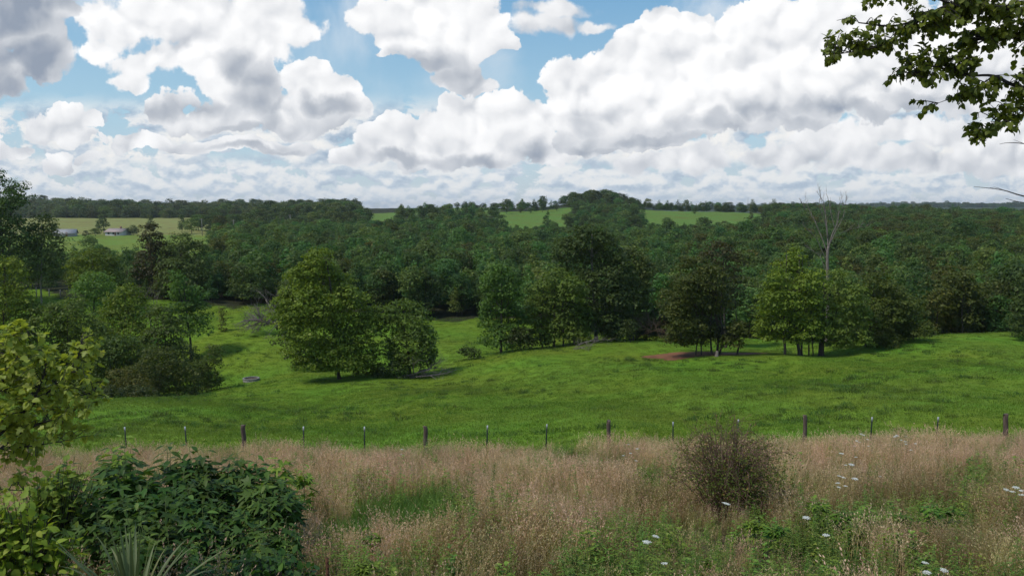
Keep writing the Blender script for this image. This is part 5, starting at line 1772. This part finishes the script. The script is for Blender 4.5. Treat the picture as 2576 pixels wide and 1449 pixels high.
fallen('dead_shrub', 'grey leafless shrub in the shadow left of the olive brown tree', 1655, 103,
       [(1650, 800, (-.3, 0, 1), 1.6, .03), (1660, 800, (.2, 0, 1), 1.8, .03), (1640, 805, (-.6, 0, .8), 1.6, .03), (1670, 800, (.6, .2, .8), 1.4, .03)], 10, M_DEAD, 'dead shrub', 2, 4, .03)


def dead_tree():
    Y = 92.0
    r = np.random.default_rng(2)
    x, y, z = (float(q) for q in G(2082, Y))
    o = thing('dead_tree', 'tall bare grey dead tree with fine upright twigs, rising above the forest to the skyline', 'dead tree', (x, y, z))
    O = np.array([x, y, z])
    def P(pts, dy=0):
        return np.array([np.array(at(a, b, Y)) - O + [0, dy * i / len(pts), 0] for i, (a, b) in enumerate(pts)])
    g = Geo()
    q = P([(2082, 800), (2082, 700), (2081, 645), (2084, 620)])
    q = np.concatenate([[[q[0][0], 0, -.3]], q])
    q = smooth_path(q, 4)
    tube(g, q, np.linspace(.24, .13, len(q)), 9)
    link('trunk', g.mesh('trunk', [M_DEAD], True), o)
    g = Geo()
    limbs = [([(2084, 640), (2083, 590), (2080, 545), (2076, 510), (2062, 485)], .12, .8), ([(2084, 625), (2092, 590), (2104, 560), (2106, 530), (2108, 505)], .12, -.8), ([(2082, 640), (2070, 600), (2055, 560), (2045, 535), (2035, 505)], .09, 1.2),
             ([(2090, 610), (2100, 590), (2118, 560), (2128, 540), (2136, 500)], .08, 1.0), ([(2078, 655), (2066, 630), (2050, 600), (2030, 580), (2018, 570)], .07, -1.0), ([(2082, 600), (2074, 560), (2062, 535), (2056, 500)], .07, -.9),
             ([(2100, 575), (2092, 540), (2088, 510), (2082, 488)], .06, .5), ([(2104, 545), (2118, 520), (2114, 495)], .04, -.4), ([(2055, 560), (2030, 530), (2012, 500)], .035, .3), ([(2080, 690), (2066, 650), (2052, 635), (2042, 628)], .05, .6), ([(2095, 600), (2130, 580), (2165, 572), (2185, 569)], .03, .2), ([(2076, 540), (2068, 505), (2065, 480)], .04, .6)]
    for (pp, rad, dy) in limbs:
        q = smooth_path(P(pp, dy), 4)
        tube(g, q, np.linspace(rad * .75, .014, len(q)), 6)
        for k in range(7):
            i = r.integers(len(q) // 3, len(q))
            d = (q[min(i + 1, len(q) - 1)] - q[i - 1])
            d = d / np.linalg.norm(d) + r.normal(0, .35, 3) + [0, 0, .5]
            dead_branching(g, q[i], d / np.linalg.norm(d), r.uniform(.4, .85), .018, 1, r, .6, .5, .10, None, 3)
    link('branches', g.mesh('branches', [M_DEAD], True), o)


dead_tree()

# ------------------------------------------------------------------ farm buildings, far off
M_ROOFG = plain('grey_roof', (.29, .28, .27), (.40, .385, .37), 1.5, .6)
M_ROOFP = plain('pinkish_roof', (.33, .25, .22), (.44, .35, .32), 1.5, .7)
M_ROOFW = plain('white_metal_roof', (.72, .74, .76), (.85, .86, .87), 1.5, .45)
M_WALLW = plain('white_siding', (.45, .46, .46), (.58, .58, .57), 2, .8)
M_WALLB = plain('blue_grey_siding', (.34, .40, .46), (.45, .50, .56), 2, .8)
M_GLASS = plain('window_glass', (.03, .04, .05), (.06, .07, .08), 2, .15)
M_CHIM = plain('brick', (.20, .10, .08), (.28, .15, .11), 4, .9)


def house(name, label, px, Y, base_py, w, d, hw, hr, wall, roof, rz=0.0, windows=3, chimney=False, door=True, cat='house'):
    x, y, _ = (float(q) for q in G(px, Y))
    z = float(gz(x, y))
    o = thing(name, label, cat, (x, y, z), rz)
    g = Geo()
    W, D = w / 2, d / 2
    v = np.array([(-W, -D, -.6), (W, -D, -.6), (W, D, -.6), (-W, D, -.6), (-W, -D, hw), (W, -D, hw), (W, D, hw), (-W, D, hw), (-W, 0, hw + hr), (W, 0, hw + hr)], float)
    g.add(v, [np.array([[0, 1, 5, 4], [2, 3, 7, 6]]), np.array([[1, 2, 6, 9, 5], [3, 0, 4, 8, 7]])])
    link('walls', g.mesh('walls', [wall]), o)
    g = Geo()
    e, th = .5, .14
    sl = hr / D
    for s in (-1, 1):
        q = np.array([(-W - e, s * (D + e), hw - e * sl + .02), (W + e, s * (D + e), hw - e * sl + .02), (W + e, 0, hw + hr + .02), (-W - e, 0, hw + hr + .02)])
        g.add(np.concatenate([q, q + [0, 0, th]]), np.array([[0, 1, 2, 3], [4, 5, 6, 7], [0, 1, 5, 4], [1, 2, 6, 5], [2, 3, 7, 6], [3, 0, 4, 7]]))
    link('roof', g.mesh('roof', [roof]), o)
    for k in range(windows):
        xx = -W + (k + .7) * w / (windows + .4)
        g = Geo(); box(g, (xx, -D - .02, hw * .55), (1.0, .06, 1.1))
        link('window', g.mesh('window', [M_GLASS]), o)
    if door:
        g = Geo(); box(g, (W * .05 + .9, -D - .02, 1.0), (.95, .07, 2.0))
        link('door', g.mesh('door', [M_CHIM]), o)
    if chimney:
        g = Geo(); box(g, (W * .3, .2, hw + hr + .3), (.7, .7, 1.6))
        link('chimney', g.mesh('chimney', [M_CHIM]), o)
    return o


house('barn', 'low barn with a weathered grey roof in front of the dull round tree', 165, 395, 596, 9.5, 8, 1.5, 1.9, M_ROOFG, M_ROOFG, .35, 0, False, True, 'barn')
house('farmhouse', 'low farmhouse with a pinkish roof and white walls between field bushes', 298, 405, 592, 10, 7, 1.9, 1.5, M_WALLW, M_ROOFP, -.25, 3, True)
house('farmhouse', 'small blue grey house with a white gable roof in the old trees', 671, 425, 580, 6, 6, 3.4, 1.6, M_WALLB, M_ROOFW, .6, 2)
house('barn', 'white roofed shed half hidden among the dark belt trees', 846, 418, 562, 8, 7, 3.6, 1.6, M_WALLW, M_ROOFW, .2, 2, False, True, 'barn')
house('poultry_house', 'very long low white roofed building in the distance behind the dead tree', 2062, 640, 572, 36, 10, 2.6, 1.8, M_WALLW, M_ROOFW, .05, 9, False, True, 'barn')

# utility poles and a far mast
M_POLE = plain('grey_pole', (.22, .20, .18), (.34, .31, .28), 3, .9)
for px, Y, top, l in ((509, 405, 550, 'pale utility pole in front of the dark grove, left one'), (589, 405, 553, 'pale utility pole in front of the dark grove, right one'), (731, 430, 540, 'pale utility pole standing before the belt of old trees'), (911, 640, 508, 'thin utility pole on the skyline at the end of the far woods')):
    x, y, z = (float(q) for q in G(px, Y))
    h = at(px, top, Y).z - z
    o = thing('utility_pole', l, 'utility pole', (x, y, z))
    g = Geo(); tube(g, np.array([(0, 0, -.5), (0, 0, h * .5), (0, 0, h)]), [.17, .15, .12], 8); link('pole', g.mesh('pole', [M_POLE], True), o)
    g = Geo(); box(g, (0, -.16, h - .5), (2.2, .1, .12))
    for q in (-1, -.4, .4, 1):
        tube(g, np.array([(q, -.16, h - .44), (q, -.16, h - .24)]), [.05, .03], 6)
    link('crossarm', g.mesh('crossarm', [M_POLE]), o)
x, y, z = (float(q) for q in G(1881, 2300.0))
h = at(1881, 497, 2300.0).z - z
g = Geo()
for a in range(3):
    c = np.array([math.cos(a * 2.094), math.sin(a * 2.094), 0]) * .55
    tube(g, np.array([c + [0, 0, -2], c * .5 + [0, 0, h]]), [.16, .1], 5)
for k in range(24):
    zz = k / 24 * h
    f = 1 - .5 * k / 24
    p = [np.array([math.cos(a * 2.094 + k) * .55 * f, math.sin(a * 2.094 + k) * .55 * f, zz]) for a in range(3)]
    for a in range(3):
        tube(g, np.array([p[a], p[(a + 1) % 3] + [0, 0, h / 24]]), [.06, .06], 4)
tag(link('radio_mast', g.mesh('radio_mast', [M_POLE]), None, (x, y, z)), 'thin radio mast on the blue ridge at the horizon', 'mast')

# a few grey posts of an old fence by the far left pasture
for px, Y, top, l in ((92, 126, 722, 'tall grey post at the edge of the far left pasture'), (124, 127, 727, 'short grey post at the edge of the far left pasture, middle one'), (152, 127, 729, 'short pale post at the edge of the far left pasture, by the thicket')):
    x, y, z = (float(q) for q in G(px, Y))
    h = max(1.0, at(px, top, Y).z - z)
    g = Geo(); tube(g, np.array([(0, 0, -.3), (0, 0, h * .5), (.02, 0, h)]), [.09, .08, .075], 7)
    tag(link('old_post', g.mesh('old_post', [M_POLE]), None, (x, y, z)), l, 'fence post', 'old posts by the far left pasture')
# ------------------------------------------------------------------ summer haze
m, t, out = material('haze_air')
pv = t.n('ShaderNodeVolumePrincipled')
pv.inputs['Color'].default_value = (.86, .92, 1.0, 1)
pv.inputs['Density'].default_value = 0.00009
pv.inputs['Anisotropy'].default_value = .3
t.t.links.new(pv.outputs[0], out.inputs['Volume'])
g = Geo()
box(g, (0, 4200, 10), (14000, 9400, 130))
hz = link('haze', g.mesh('haze', [m]))
tag(hz, kind='stuff')
